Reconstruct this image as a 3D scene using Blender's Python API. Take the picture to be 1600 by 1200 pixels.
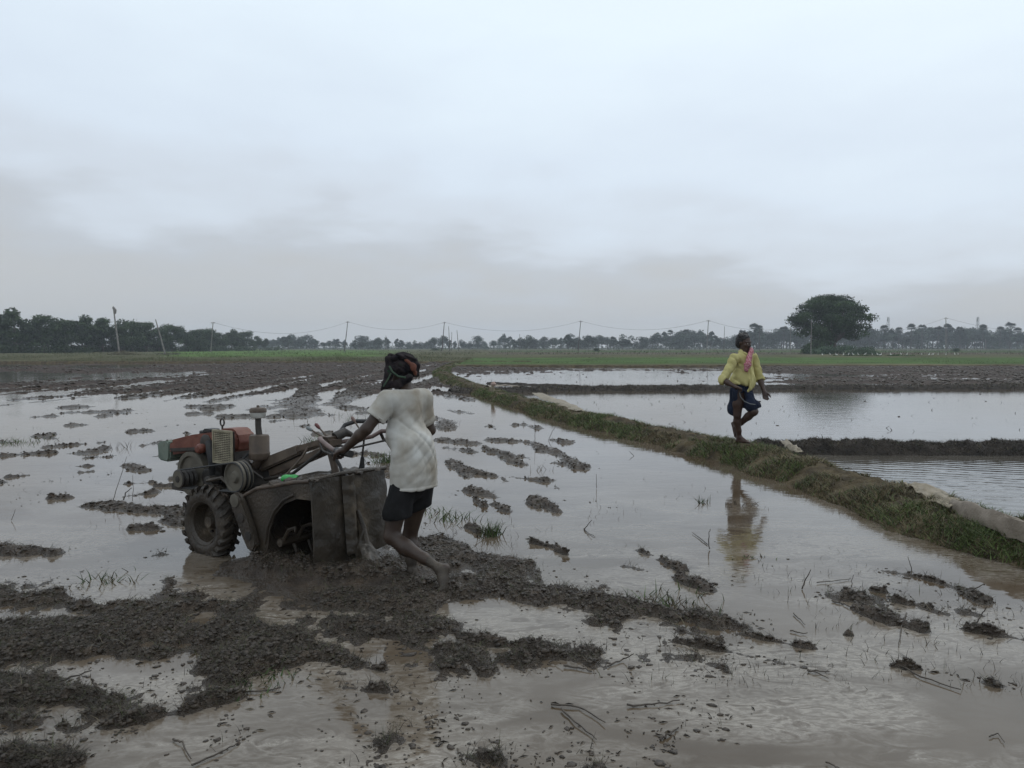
import bpy, bmesh, math, random
import numpy as np
from mathutils import Vector, Matrix, Euler
rng = np.random.default_rng(7)
random.seed(7)
D2R = math.pi/180
for o in list(bpy.data.objects): bpy.data.objects.remove(o)
scene = bpy.context.scene
C = scene.collection

# ------------------------------------------------------------------ camera, world, sun, exposure
CAMZ = 1.63
FPX = 1205.0
PITCH = math.atan(58/FPX)
cam_d = bpy.data.cameras.new('camera'); cam = bpy.data.objects.new('camera', cam_d); C.objects.link(cam)
cam.location = (0, 0, CAMZ); cam.rotation_euler = (math.pi/2-PITCH, 0, 0)
cam_d.sensor_width = 36; cam_d.lens = FPX/1600*36
cam_d.clip_start = .05; cam_d.clip_end = 6000
scene.camera = cam
scene.view_settings.view_transform = 'Standard'
try: scene.view_settings.look = 'None'
except Exception: pass
scene.view_settings.gamma = 1; scene.view_settings.exposure = 0
scene.view_settings.use_curve_mapping = False

SUN_EL, SUN_AZ = 52*D2R, 35*D2R          # azimuth measured from +Y towards +X
world = bpy.data.worlds.new('World'); scene.world = world; world.use_nodes = True
wt = world.node_tree; wt.nodes.clear()
def wn(t, **k):
    n = wt.nodes.new(t)
    for a, b in k.items(): setattr(n, a, b)
    return n
def wmath(op, a, b=None, c=None):
    n = wn('ShaderNodeMath', operation=op)
    for i, v in enumerate((a, b, c)):
        if v is None: continue
        if isinstance(v, (int, float)): n.inputs[i].default_value = v
        else: wt.links.new(v, n.inputs[i])
    return n.outputs[0]
sky = wn('ShaderNodeTexSky', sky_type='NISHITA', sun_disc=False)
sky.sun_elevation = SUN_EL; sky.sun_rotation = SUN_AZ; sky.dust_density = 3
bg1 = wn('ShaderNodeBackground'); bg1.inputs[1].default_value = .1
wt.links.new(sky.outputs[0], bg1.inputs[0])
tc = wn('ShaderNodeTexCoord'); sep = wn('ShaderNodeSeparateXYZ'); wt.links.new(tc.outputs['Generated'], sep.inputs[0])
zc = wmath('MAXIMUM', sep.outputs[2], 0.0)
den = wmath('ADD', zc, .16)
px_ = wmath('DIVIDE', sep.outputs[0], den); py_ = wmath('DIVIDE', sep.outputs[1], den)
comb = wn('ShaderNodeCombineXYZ'); wt.links.new(px_, comb.inputs[0]); wt.links.new(py_, comb.inputs[1])
nz1 = wn('ShaderNodeTexNoise'); nz1.inputs['Scale'].default_value = .85; nz1.inputs['Detail'].default_value = 4; nz1.inputs['Roughness'].default_value = .5
wt.links.new(comb.outputs[0], nz1.inputs['Vector'])
mp = wn('ShaderNodeMapping'); mp.inputs['Scale'].default_value = (1, 1, 3.2); wt.links.new(tc.outputs['Generated'], mp.inputs[0])
nz2 = wn('ShaderNodeTexNoise'); nz2.inputs['Scale'].default_value = 5.0; nz2.inputs['Detail'].default_value = 5; nz2.inputs['Roughness'].default_value = .5
wt.links.new(mp.outputs[0], nz2.inputs['Vector'])
n1 = wmath('MULTIPLY', wmath('SUBTRACT', nz1.outputs[0], .5), .27)
n2 = wmath('MULTIPLY', wmath('SUBTRACT', nz2.outputs[0], .5), .17)
lr = wmath('MULTIPLY', sep.outputs[0], .085)
tt = wmath('ADD', wmath('ADD', wmath('ADD', sep.outputs[2], n1), n2), lr)
ramp = wn('ShaderNodeValToRGB'); cr = ramp.color_ramp; cr.interpolation = 'LINEAR'
stops = [(0, (.585, .605, .620)), (.06, (.575, .602, .630)), (.10, (.585, .63, .685)), (.14, (.69, .76, .845)), (.22, (.76, .86, .97)), (.40, (.87, .99, 1.08)), (1, (.86, .95, 1.03))]
cr.elements[0].position = 0; cr.elements[0].color = (*stops[0][1], 1)
cr.elements[1].position = 1; cr.elements[1].color = (*stops[-1][1], 1)
for p, c in stops[1:-1]:
    e = cr.elements.new(p); e.color = (*c, 1)
wt.links.new(tt, ramp.inputs[0])
bg2 = wn('ShaderNodeBackground'); bg2.inputs[1].default_value = 1.0
wt.links.new(ramp.outputs[0], bg2.inputs[0])
mixw = wn('ShaderNodeMixShader'); mixw.inputs[0].default_value = .93
wt.links.new(bg1.outputs[0], mixw.inputs[1]); wt.links.new(bg2.outputs[0], mixw.inputs[2])
wo = wn('ShaderNodeOutputWorld'); wt.links.new(mixw.outputs[0], wo.inputs[0])

sd = bpy.data.lights.new('sun', 'SUN'); sun = bpy.data.objects.new('sun', sd); C.objects.link(sun)
sd.energy = .5; sd.angle = 25*D2R; sd.color = (1, .96, .9)
sv = Vector((math.sin(SUN_AZ)*math.cos(SUN_EL), math.cos(SUN_AZ)*math.cos(SUN_EL), math.sin(SUN_EL)))
sun.rotation_euler = sv.to_track_quat('Z', 'Y').to_euler(); sun.location = (0, 0, 30)

# ------------------------------------------------------------------ helpers
_ct, _st = math.cos(PITCH), math.sin(PITCH)
def ray(px, py):
    X = (px-800)/FPX; Y = -(py-600)/FPX
    return X, _ct+Y*_st, -_st+Y*_ct
def G(px, py, z=0.):                       # where the line of sight through a spot of the photograph meets height z
    r = ray(px, py); t = (z-CAMZ)/r[2]
    return np.array((r[0]*t, r[1]*t, z))
def AT(px, py, d):                         # the same at a distance d
    r = ray(px, py); t = d/r[1]
    return np.array((r[0]*t, d, CAMZ+r[2]*t))

def _h(ix, iy, iz, s):
    n = (ix.astype(np.int64)*374761393 + iy.astype(np.int64)*668265263 + iz.astype(np.int64)*2147483647 + s*974634777) & 0xffffffff
    n = ((n ^ (n >> 13))*1274126177) & 0xffffffff
    n = ((n ^ (n >> 16))*2246822519) & 0xffffffff
    n = n ^ (n >> 15)
    return (n & 0xffffff)/float(0xffffff)
def vn(x, y, z=None, s=0):                 # value noise, -1..1
    x = np.asarray(x, float); y = np.asarray(y, float)
    z = np.zeros_like(x) if z is None else np.asarray(z, float)
    fx, fy, fz = np.floor(x), np.floor(y), np.floor(z)
    tx, ty, tz = x-fx, y-fy, z-fz
    tx = tx*tx*(3-2*tx); ty = ty*ty*(3-2*ty); tz = tz*tz*(3-2*tz)
    r = 0
    flat = not np.any(z)
    for dz in ((0,) if flat else (0, 1)):
        wz = 1 if flat else (tz if dz else 1-tz)
        for dy in (0, 1):
            wy = ty if dy else 1-ty
            for dx in (0, 1):
                wx = tx if dx else 1-tx
                r = r + wx*wy*wz*_h(fx+dx, fy+dy, fz+dz, s)
    return r*2-1
def fbm(x, y, z=None, o=4, s=0, g=.5):
    a, t, r = 1., 0., 0
    for i in range(o):
        r = r + a*vn(x*2**i+17.3*i, y*2**i+5.1*i, None if z is None else z*2**i, s+i)
        t += a; a *= g
    return r/t
def smooth(a, b, x):
    t = np.clip((x-a)/(b-a), 0, 1); return t*t*(3-2*t)

def mesh_np(name, V, F, mats=None, smooth_=False, mi=None, col=None, parent=None, loc=None):
    V = np.asarray(V, np.float32); F = np.asarray(F, np.int32)
    m = bpy.data.meshes.new(name); n, k = F.shape
    m.vertices.add(len(V)); m.vertices.foreach_set('co', V.ravel())
    m.loops.add(n*k); m.loops.foreach_set('vertex_index', F.ravel())
    m.polygons.add(n); m.polygons.foreach_set('loop_start', np.arange(0, n*k, k, dtype=np.int32))
    try: m.polygons.foreach_set('loop_total', np.full(n, k, np.int32))
    except Exception: pass
    for t in (mats or []): m.materials.append(t)
    if mi is not None: m.polygons.foreach_set('material_index', np.asarray(mi, np.int32))
    m.polygons.foreach_set('use_smooth', np.full(n, smooth_, bool))
    if col is not None:
        at = m.color_attributes.new('tint', 'FLOAT_COLOR', 'POINT')
        c4 = np.ones((len(V), 4), np.float32); c4[:, :3] = col
        at.data.foreach_set('color', c4.ravel())
    m.update(calc_edges=True); m.validate()
    o = bpy.data.objects.new(name, m); C.objects.link(o)
    if parent is not None: o.parent = parent
    if loc is not None: o.location = loc
    return o
def tag(o, label=None, cat=None, group=None, kind=None):
    if label: o['label'] = label
    if cat: o['category'] = cat
    if group: o['group'] = group
    if kind: o['kind'] = kind
    return o
def empty(name, loc, rz=0, label=None, cat=None, group=None):
    o = bpy.data.objects.new(name, None); C.objects.link(o); o.location = loc; o.rotation_euler = (0, 0, rz)
    o.empty_display_size = .2
    return tag(o, label, cat, group)
def copy_tree(o, parent=None):
    c = o.copy(); C.objects.link(c); c.parent = parent
    for ch in list(o.children): copy_tree(ch, c)
    return c

# materials ---------------------------------------------------------
def mat(name, c1, c2=None, scale=8, rough=.7, bump=0, bscale=None, metallic=0, c3=None, spec=.5, use_tint=False, detail=5, stretch=None, lo=.35, hi=.65, bdist=.01, coat=0, rough2=None, coords='Object'):
    m = bpy.data.materials.new(name); m.use_nodes = True
    nt = m.node_tree; N = nt.nodes; L = nt.links
    b = N['Principled BSDF']
    t = N.new('ShaderNodeTexCoord'); src = t.outputs[coords]
    if stretch:
        mpn = N.new('ShaderNodeMapping'); mpn.inputs['Scale'].default_value = stretch; L.new(src, mpn.inputs[0]); src = mpn.outputs[0]
    nz = N.new('ShaderNodeTexNoise'); nz.inputs['Scale'].default_value = scale; nz.inputs['Detail'].default_value = detail
    L.new(src, nz.inputs['Vector'])
    r = N.new('ShaderNodeValToRGB'); r.color_ramp.elements[0].position = lo; r.color_ramp.elements[1].position = hi
    c2 = c2 or c1
    r.color_ramp.elements[0].color = (*c1, 1); r.color_ramp.elements[1].color = (*c2, 1)
    if c3: e = r.color_ramp.elements.new(min(hi+.12, 1)); e.color = (*c3, 1)
    L.new(nz.outputs[0], r.inputs[0]); out = r.outputs[0]
    if use_tint:
        a = N.new('ShaderNodeAttribute'); a.attribute_name = 'tint'
        mx = N.new('ShaderNodeMix'); mx.data_type = 'RGBA'; mx.blend_type = 'MULTIPLY'; mx.inputs[0].default_value = 1
        L.new(out, mx.inputs[6]); L.new(a.outputs[0], mx.inputs[7]); out = mx.outputs[2]
    L.new(out, b.inputs['Base Color'])
    b.inputs['Roughness'].default_value = rough; b.inputs['Metallic'].default_value = metallic
    b.inputs['Specular IOR Level'].default_value = spec
    if rough2 is not None:
        mr = N.new('ShaderNodeMapRange'); mr.inputs[1].default_value = .35; mr.inputs[2].default_value = .65
        mr.inputs[3].default_value = rough; mr.inputs[4].default_value = rough2
        L.new(nz.outputs[0], mr.inputs[0]); L.new(mr.outputs[0], b.inputs['Roughness'])
    if coat: b.inputs['Coat Weight'].default_value = coat; b.inputs['Coat Roughness'].default_value = .15
    if bump:
        nb = N.new('ShaderNodeTexNoise'); nb.inputs['Scale'].default_value = bscale or scale*4; nb.inputs['Detail'].default_value = 6
        L.new(src, nb.inputs['Vector'])
        bp = N.new('ShaderNodeBump'); bp.inputs['Strength'].default_value = bump; bp.inputs['Distance'].default_value = bdist
        L.new(nb.outputs[0], bp.inputs['Height']); L.new(bp.outputs[0], b.inputs['Normal'])
    return m

MUD = mat('wet_mud', (.023, .0142, .0082), (.062, .041, .0245), 7, .66, 1, 70, c3=(.085, .059, .037), rough2=.32, bdist=.02, spec=.4)
MUDF = mat('far_mud', (.023, .0135, .0095), (.056, .035, .025), 2.2, .8, 1, 9, bdist=.12, spec=.25)
CLOD = mat('mud_clod', (.022, .0145, .0088), (.055, .038, .0235), 30, .5, .8, 90, bdist=.006, spec=.5)
_nt = MUD.node_tree; _b = _nt.nodes['Principled BSDF']; _t = _nt.nodes.new('ShaderNodeTexCoord'); _s = _nt.nodes.new('ShaderNodeSeparateXYZ'); _nt.links.new(_t.outputs['Object'], _s.inputs[0])
_m = _nt.nodes.new('ShaderNodeMapRange'); _m.inputs[1].default_value = .006; _m.inputs[2].default_value = .026; _nt.links.new(_s.outputs[2], _m.inputs[0])    # mud close to the water line is soaked and slick
_x = _nt.nodes.new('ShaderNodeMix'); _x.data_type = 'RGBA'; _nt.links.new(_m.outputs[0], _x.inputs[0]); _x.inputs[6].default_value = (.044, .031, .020, 1)
_l = _b.inputs['Base Color'].links[0].from_socket; _nt.links.new(_l, _x.inputs[7]); _nt.links.new(_x.outputs[2], _b.inputs['Base Color'])
_r = _nt.nodes.new('ShaderNodeMix'); _nt.links.new(_m.outputs[0], _r.inputs[0]); _r.inputs[2].default_value = .16; _l = _b.inputs['Roughness'].links[0].from_socket; _nt.links.new(_l, _r.inputs[3]); _nt.links.new(_r.outputs[0], _b.inputs['Roughness'])
BUNDM = mat('bund_earth', (.036, .027, .016), (.105, .080, .045), 4, .9, 1, 40, c3=(.08, .085, .035), bdist=.02, spec=.2)
BUNDD = mat('dark_bund_earth', (.022, .018, .015), (.05, .04, .032), 5, .8, 1, 40, bdist=.03, spec=.3)
BLADE = mat('grass_blade', (.8, .8, .8), (1.15, 1.15, 1.15), 3, .65, use_tint=True, spec=.25)
FIELD = mat('field_ground', (.72, .72, .72), (1.25, 1.25, 1.25), .35, .95, .6, 3, use_tint=True, spec=.1, bdist=.1, stretch=(.35, 1, 1))
TWIG = mat('dead_stalk', (.035, .026, .02), (.075, .058, .042), 25, .7, .4, 80)
BARK = mat('bark', (.05, .042, .034), (.11, .095, .08), 2, .9, .7, 12, bdist=.05)
LEAF = [mat('foliage_dark', (.018, .032, .013), (.045, .070, .025), .6, .7, spec=.3, use_tint=True),
        mat('foliage_blue', (.024, .038, .026), (.05, .07, .042), .6, .7, spec=.3, use_tint=True)]
PALM = mat('palm_leaf', (.03, .042, .024), (.055, .07, .036), 1, .7)
POLE = mat('concrete_pole', (.16, .15, .135), (.26, .24, .22), 1.5, .9, .3, 20)
POLED = mat('wood_pole', (.06, .05, .042), (.12, .10, .085), 1.5, .9, .3, 20)
WIRE = mat('wire', (.04, .04, .04), None, 2, .6)

def water_mat(name, base, silt, bump=.25, wscale=9, foam=0., stretch=(1, 1, 1), wave=None, rough=.012, foam_y=None):
    m = bpy.data.materials.new(name); m.use_nodes = True
    nt = m.node_tree; N = nt.nodes; L = nt.links; b = N['Principled BSDF']
    b.inputs['IOR'].default_value = 1.33; b.inputs['Specular IOR Level'].default_value = .5
    t = N.new('ShaderNodeTexCoord'); src = t.outputs['Object']
    def noise(sc, det=4, rg=.5, vec=None, dist=0):
        n = N.new('ShaderNodeTexNoise'); n.inputs['Scale'].default_value = sc; n.inputs['Detail'].default_value = det; n.inputs['Roughness'].default_value = rg
        n.inputs['Distortion'].default_value = dist; L.new(vec or src, n.inputs['Vector']); return n
    def rampn(i, a, bb, ca=(0, 0, 0, 1), cb=(1, 1, 1, 1)):
        r = N.new('ShaderNodeValToRGB'); r.color_ramp.elements[0].position = a; r.color_ramp.elements[1].position = bb
        r.color_ramp.elements[0].color = ca; r.color_ramp.elements[1].color = cb; L.new(i, r.inputs[0]); return r.outputs[0]
    def math_(op, a, c):
        n = N.new('ShaderNodeMath'); n.operation = op
        for i, v in enumerate((a, c)):
            if isinstance(v, (int, float)): n.inputs[i].default_value = v
            else: L.new(v, n.inputs[i])
        return n.outputs[0]
    big = noise(.7, 4, .55, dist=.6)
    c = rampn(big.outputs[0], .38, .64, (*base, 1), (*silt, 1))
    roughv = None
    if foam:
        mpn = N.new('ShaderNodeMapping'); mpn.inputs['Scale'].default_value = (1, 1.9, 1); mpn.inputs['Rotation'].default_value = (0, 0, .35); L.new(src, mpn.inputs[0])
        reg = rampn(noise(.8, 3, .5, mpn.outputs[0], .8).outputs[0], .40, .58)
        f1 = noise(4.5, 7, .62, mpn.outputs[0], 1.6)
        ridge = math_('SUBTRACT', 1.0, math_('MULTIPLY', math_('ABSOLUTE', math_('SUBTRACT', f1.outputs[0], .5), 0), 7.))
        ridge = rampn(ridge, .15, .95)
        blot = rampn(f1.outputs[0], .52, .75)
        fm = math_('MULTIPLY', reg, math_('ADD', math_('MULTIPLY', ridge, .75), math_('MULTIPLY', blot, .45)))
        sp = N.new('ShaderNodeSeparateXYZ'); L.new(src, sp.inputs[0])
        mr = N.new('ShaderNodeMapRange'); mr.inputs[1].default_value = 3.6; mr.inputs[2].default_value = 9.5; mr.inputs[3].default_value = 1.0; mr.inputs[4].default_value = .12
        L.new(sp.outputs[1], mr.inputs[0])
        brk = rampn(noise(22, 4, .6, mpn.outputs[0], .5).outputs[0], .34, .6)
        fm = math_('MULTIPLY', fm, math_('ADD', .35, math_('MULTIPLY', brk, .65)))
        fm = math_('MULTIPLY', math_('MULTIPLY', fm, mr.outputs[0]), foam)
        mx = N.new('ShaderNodeMix'); mx.data_type = 'RGBA'; L.new(fm, mx.inputs[0]); L.new(c, mx.inputs[6]); mx.inputs[7].default_value = (.36, .325, .28, 1)
        c = mx.outputs[2]
        roughv = math_('ADD', math_('MULTIPLY', fm, .55), rough)
        L.new(roughv, b.inputs['Roughness'])
    else:
        b.inputs['Roughness'].default_value = rough
    L.new(c, b.inputs['Base Color'])
    mpw = N.new('ShaderNodeMapping'); mpw.inputs['Scale'].default_value = stretch; L.new(src, mpw.inputs[0])
    w1 = noise(wscale, 3, .5, mpw.outputs[0], .3); w2 = noise(wscale*.22, 2, .5, mpw.outputs[0])
    calm = rampn(noise(.35, 2, .5).outputs[0], .3, .7, (.25, .25, .25, 1), (1, 1, 1, 1))
    hgt = math_('ADD', math_('MULTIPLY', math_('MULTIPLY', w1.outputs[0], calm), .45), w2.outputs[0])
    if wave:
        wv = N.new('ShaderNodeTexWave'); wv.inputs['Scale'].default_value = wave; wv.inputs['Distortion'].default_value = 3.5; wv.inputs['Detail'].default_value = 2; wv.inputs['Detail Scale'].default_value = 1.2
        wm = N.new('ShaderNodeMapping'); wm.inputs['Rotation'].default_value = (0, 0, 1.9); L.new(src, wm.inputs[0]); L.new(wm.outputs[0], wv.inputs['Vector'])
        hgt = math_('ADD', hgt, math_('MULTIPLY', wv.outputs[1], .35))
    bp = N.new('ShaderNodeBump'); bp.inputs['Strength'].default_value = bump; bp.inputs['Distance'].default_value = .02
    L.new(hgt, bp.inputs['Height']); L.new(bp.outputs[0], b.inputs['Normal'])
    return m
WATER = water_mat('muddy_water', (.078, .056, .036), (.125, .098, .072), .11, 14, foam=1., stretch=(1, 1.6, 1))
WATERP = water_mat('pond_water', (.08, .064, .048), (.11, .09, .07), .15, 10, stretch=(1, 2, 1))
WATERR = water_mat('rippled_pond_water', (.075, .066, .055), (.11, .098, .082), .4, 9, stretch=(1, 1.6, 1), wave=1.6)

# ------------------------------------------------------------------ layout of bunds and fields
crest_px = [(1600, 812), (1500, 790), (1400, 757), (1300, 728), (1200, 702), (1100, 680), (1000, 661), (900, 641), (800, 617), (740, 600), (700, 586), (688, 577)]
crest = [(5.2, -2.), (4.9, 2.), (4.45, 4.6)] + [tuple(G(a, b, .22)[:2]) for a, b in crest_px] + [(-5.0, 60.), (-5.2, 79.)]
crest = np.array(crest)
def bundx(y): return np.interp(y, crest[:, 1], crest[:, 0])
Y_CROSS, Y_FARB, Y_RF, Y_LF = 11.75, 29.3, 62., 78.
def farby(x): return Y_FARB + .05*(x-5) - 1.6*smooth(3, -2.5, x)

def seg_dist(x, y, a, b):
    ax, ay = a; bx, by = b; dx, dy = bx-ax, by-ay
    t = np.clip(((x-ax)*dx+(y-ay)*dy)/(dx*dx+dy*dy+1e-9), 0, 1)
    return np.hypot(x-ax-t*dx, y-ay-t*dy)
# ploughed mud ridges and islands of the near field: pixels of the photograph laid on the ground, half width in m, strength
strokes = [
 ([(-60, 985), (100, 992), (250, 985), (380, 985), (440, 1005)], .30, 1.5),
 ([(-60, 1010), (150, 1015), (300, 1020), (390, 1040)], .20, 1.3),
 ([(-40, 930), (70, 940), (120, 950)], .17, 1.3), ([(140, 952), (260, 955), (330, 950), (400, 955)], .14, 1.25),
 ([(-60, 1085), (60, 1090), (160, 1095)], .13, 1.15), ([(-40, 1110), (90, 1135)], .10, 1.0),
 ([(170, 1132), (270, 1115), (340, 1095), (420, 1080)], .07, 1.2),
 ([(-60, 1185), (60, 1190), (110, 1195)], .10, 1.2), ([(-50, 1062), (60, 1070)], .08, 1.1),
 ([(380, 950), (470, 945), (560, 940), (650, 945), (700, 925)], .24, 1.45),
 ([(440, 890), (520, 905), (600, 900)], .30, 1.5),
 ([(420, 985), (500, 990), (560, 1000)], .15, 1.1), ([(440, 1025), (520, 1030)], .08, 1.0),
 ([(640, 880), (700, 868), (760, 875), (800, 885)], .22, 1.35), ([(600, 910), (700, 935), (760, 920), (850, 935)], .22, 1.3),
 ([(720, 905), (800, 915), (870, 925)], .17, 1.25), ([(690, 975), (730, 1000), (820, 1010)], .08, .95),
 ([(880, 925), (950, 945), (1010, 955), (1070, 965), (1150, 982)], .13, 1.45), ([(900, 900), (945, 915)], .13, 1.1),
 ([(1130, 985), (1200, 1000), (1280, 1014)], .045, 1.2), ([(1060, 1002), (1150, 1020), (1255, 1045)], .06, 1.1), ([(1060, 985), (1130, 1003)], .05, 1.),
 ([(820, 1000), (850, 1025)], .06, 1.), ([(730, 1020), (760, 1055)], .06, .9), ([(540, 1075), (600, 1080)], .05, .9), ([(575, 1044), (600, 1046)], .035, 1.2),
 ([(1390, 893), (1450, 905), (1500, 920), (1535, 940)], .085, 1.2), ([(1400, 940), (1450, 948)], .06, 1.), ([(1345, 952), (1400, 975), (1440, 985)], .07, 1.05),
 ([(1520, 985), (1600, 1000)], .06, 1.0), ([(1395, 1040), (1470, 1050), (1520, 1062)], .03, 1.1), ([(1500, 1062), (1560, 1070), (1640, 1085)], .08, 1.25),
 ([(1366, 922), (1380, 925)], .05, 1.0), ([(1320, 992), (1330, 993)], .03, 1.3), ([(980, 850), (1020, 868), (1068, 892)], .075, 1.1), ([(1065, 905), (1110, 925)], .08, .95),
 ([(975, 885), (1000, 890)], .07, 1.0),
 ([(690, 688), (740, 694), (790, 712), (815, 726)], .16, 1.3), ([(775, 688), (830, 692), (870, 708), (908, 730)], .17, 1.3), ([(800, 712), (850, 720)], .14, 1.0), ([(700, 700), (740, 706)], .15, 1.1),
 ([(705, 722), (722, 735), (733, 745)], .12, 1.15), ([(735, 766), (772, 777)], .10, 1.15), ([(775, 788), (808, 808)], .09, 1.15), ([(838, 780), (872, 800)], .09, 1.15), ([(800, 745), (850, 752)], .10, 1.0), ([(868, 760), (875, 764)], .05, 1.3),
 ([(150, 790), (210, 795), (275, 803)], .17, 1.25), ([(200, 775), (240, 770)], .12, 1.1), ([(235, 800), (285, 795)], .14, 1.1), ([(270, 815), (290, 818)], .12, 1.2), ([(208, 826), (235, 826)], .08, 1.1),
 ([(-20, 858), (30, 862), (78, 866)], .14, 1.25), ([(-30, 752), (20, 756), (55, 752)], .16, 1.1), ([(85, 778), (110, 778)], .07, 1.1), ([(105, 712), (150, 706), (165, 700)], .16, 1.1),
 ([(230, 696), (255, 692), (290, 690)], .2, 1.1), ([(195, 728), (225, 735)], .12, 1.1), ([(-20, 690), (35, 692)], .22, 1.1), ([(60, 683), (85, 685)], .15, 1.0), ([(160, 650), (200, 642)], .3, 1.0), ([(155, 692), (165, 690)], .12, 1.0),
 ([(470, 650), (470, 640), (485, 600), (560, 575)], .55, 1.3), ([(405, 640), (440, 635)], .45, 1.05), ([(520, 632), (540, 620), (590, 590), (630, 575)], .55, 1.1), ([(540, 637), (580, 640)], .35, 1.1), ([(600, 620), (660, 600), (690, 590)], .7, .9), ([(700, 640), (730, 646)], .3, 1.0), ([(680, 612), (735, 625)], .28, 1.2), ([(672, 600), (700, 604)], .5, 1.2),
 ([(660, 650), (690, 655), (700, 668)], .25, .9), ([(-60, 604), (200, 596), (420, 583), (600, 572)], 1.6, 1.25), ([(30, 625), (150, 614), (300, 598), (480, 578)], .5, 1.15), ([(200, 622), (330, 605), (420, 590), (560, 574)], .5, 1.1), ([(230, 618), (420, 598), (560, 582)], .5, 1.15),
 ([(330, 628), (450, 603), (600, 580)], .5, 1.1), ([(-60, 640), (60, 628), (140, 620)], .4, .9), ([(700, 588), (670, 574)], .9, 1.0),
]
strokes += [([(480, 965), (600, 985), (700, 975)], .22, 1.15), ([(500, 1010), (560, 1040)], .12, 1.1), ([(770, 900), (830, 925), (880, 940)], .2, 1.1), ([(-80, 960), (200, 990), (420, 1010)], .75, .88), ([(-80, 1100), (150, 1110)], .35, .80), ([(460, 960), (600, 1010), (760, 1030)], .36, .66), ([(450, 925), (560, 935), (700, 930)], .42, .98),
 ([(650, 860), (800, 890), (950, 940), (1100, 985)], .42, .84), ([(850, 1010), (1000, 1030), (1150, 1040)], .2, .75), ([(560, 1120), (760, 1180)], .4, .42), ([(100, 1180), (330, 1190)], .35, .62), ([(1330, 930), (1560, 960)], .3, .66)]
rs_ = np.random.default_rng(19)
for i in range(66):                        # broken crumbly islands between the passes
    px_, py_ = (rs_.uniform(-20, 620), rs_.uniform(622, 770)) if i < 52 else (rs_.uniform(690, 900), rs_.uniform(640, 860))
    g0 = G(px_, py_); L_ = rs_.uniform(.15, .7)*g0[1]/12; a_ = rs_.uniform(.1, .9) if i < 52 else rs_.uniform(-1.3, -.7)
    w_ = max(rs_.uniform(.025, .07)*g0[1]/10, .0008*g0[1]**2)
    g1 = g0+np.array((math.cos(a_)*L_, math.sin(a_)*L_, 0)); to = lambda g: (800+g[0]/g[1]*FPX, 542+CAMZ*FPX/g[1])
    strokes.append(([to(g0), to(g1)], w_, rs_.uniform(.95, 1.25)))
STK = [([tuple(G(a, b)[:2]) for a, b in p], w, s) for p, w, s in strokes]
def mud_score(x, y):
    """>0 where soil stands above the water"""
    n = fbm(x*2.2, y*1.5, o=5, s=3, g=.62)
    nb = fbm(x*.55, y*.4, o=3, s=9)
    base = np.full_like(x, -.98)
    left = x < bundx(y)
    # long plough rows of the far part of the left field
    c = x + .9*np.sin(y*.05) + .5*vn(x*.2, y*.05, s=31)
    rows = np.sin(c*2*math.pi/1.7)*.62 + .45*vn(x*.8, y*.10, s=33)
    fr = smooth(17, 34, y)*smooth(-34, -6, x - (y-40)*.25)
    fr = np.maximum(fr, smooth(38, 58, y)*.80)
    base = np.where(left, base + fr*.76 + rows*fr*1.25, base)
    # sparse broken crumbs mid field
    base = np.where(left, base + .22*smooth(9, 18, y) + .16*smooth(4.6, 3.2, y)*smooth(-.6, .2, nb), base)
    for P, w, s in STK:
        xs = [p[0] for p in P]; ys = [p[1] for p in P]; m = w*3.2
        k = (x > min(xs)-m) & (x < max(xs)+m) & (y > min(ys)-m) & (y < max(ys)+m) & left
        if not k.any(): continue
        xx, yy = x[k], y[k]; d = np.full(xx.shape, 1e9)
        for i in range(len(P)-1): d = np.minimum(d, seg_dist(xx, yy, P[i], P[i+1]))
        s = .8+(s-.8)*.66 if s > .8 else s
        v = -.98 + s*1.12*np.exp(-(d/(w*1.25))**2)
        base[k] = np.maximum(base[k], v)
    # field beyond the far bund on the right: puddled clods
    base = base-np.where(left, .6*smooth(-22, -32, x)*smooth(56, 63, y), 0)
    rf = (~left) & (y > farby(x))
    pxx = 800 + x/np.maximum(y, 1)*FPX
    cov = -.05 + .55*smooth(44, 58, y) + .45*smooth(1000, 1350, pxx) - .25*smooth(700, 900, pxx)*smooth(1230, 1100, pxx)
    cov = cov + .35*vn(x*.12, y*.5, s=41)
    base = np.where(rf, cov-.35+.0*n, base)
    pond = (~left) & ~rf
    base = np.where(pond, -1.15, base)
    far_ = smooth(14, 26, y)
    n2 = fbm(x*3.2, y*.35, o=3, s=13); n3 = fbm(x*7, y*5, o=4, s=17, g=.7)
    return base + n*(.95-.68*far_) + n3*.42*(1-far_) + .32*far_*n2 + .12*nb, left, rf

def heights(x, y):
    s, left, rf = mud_score(x, y)
    near = smooth(30, 8, y)
    rough = fbm(x*9, y*9, o=4, s=60, g=.65)
    rid = 1-np.abs(fbm(x*16, y*14, o=3, s=70))*2.
    e = np.clip(s, -.6, 1.)
    h = np.where(e > 0, .008 + .030*np.sqrt(np.clip(e, 0, 1)) , .065*e+.0075)
    h = h + smooth(-.05, .25, e)*near*(.030*rough + .020*rid)
    h = h + smooth(0, .3, e)*(1-near)*(.05 + .05*fbm(x*2.5, y*1.2, o=3, s=80))
    h = h + .085*np.exp(-((x+1.42)/.48)**2-((y-5.55)/.42)**2) + .05*np.exp(-((x+1.95)/.3)**2-((y-5.75)/.25)**2) + .03*np.exp(-((x+.75)/.35)**2-((y-5.45)/.3)**2)
    return h, s

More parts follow.
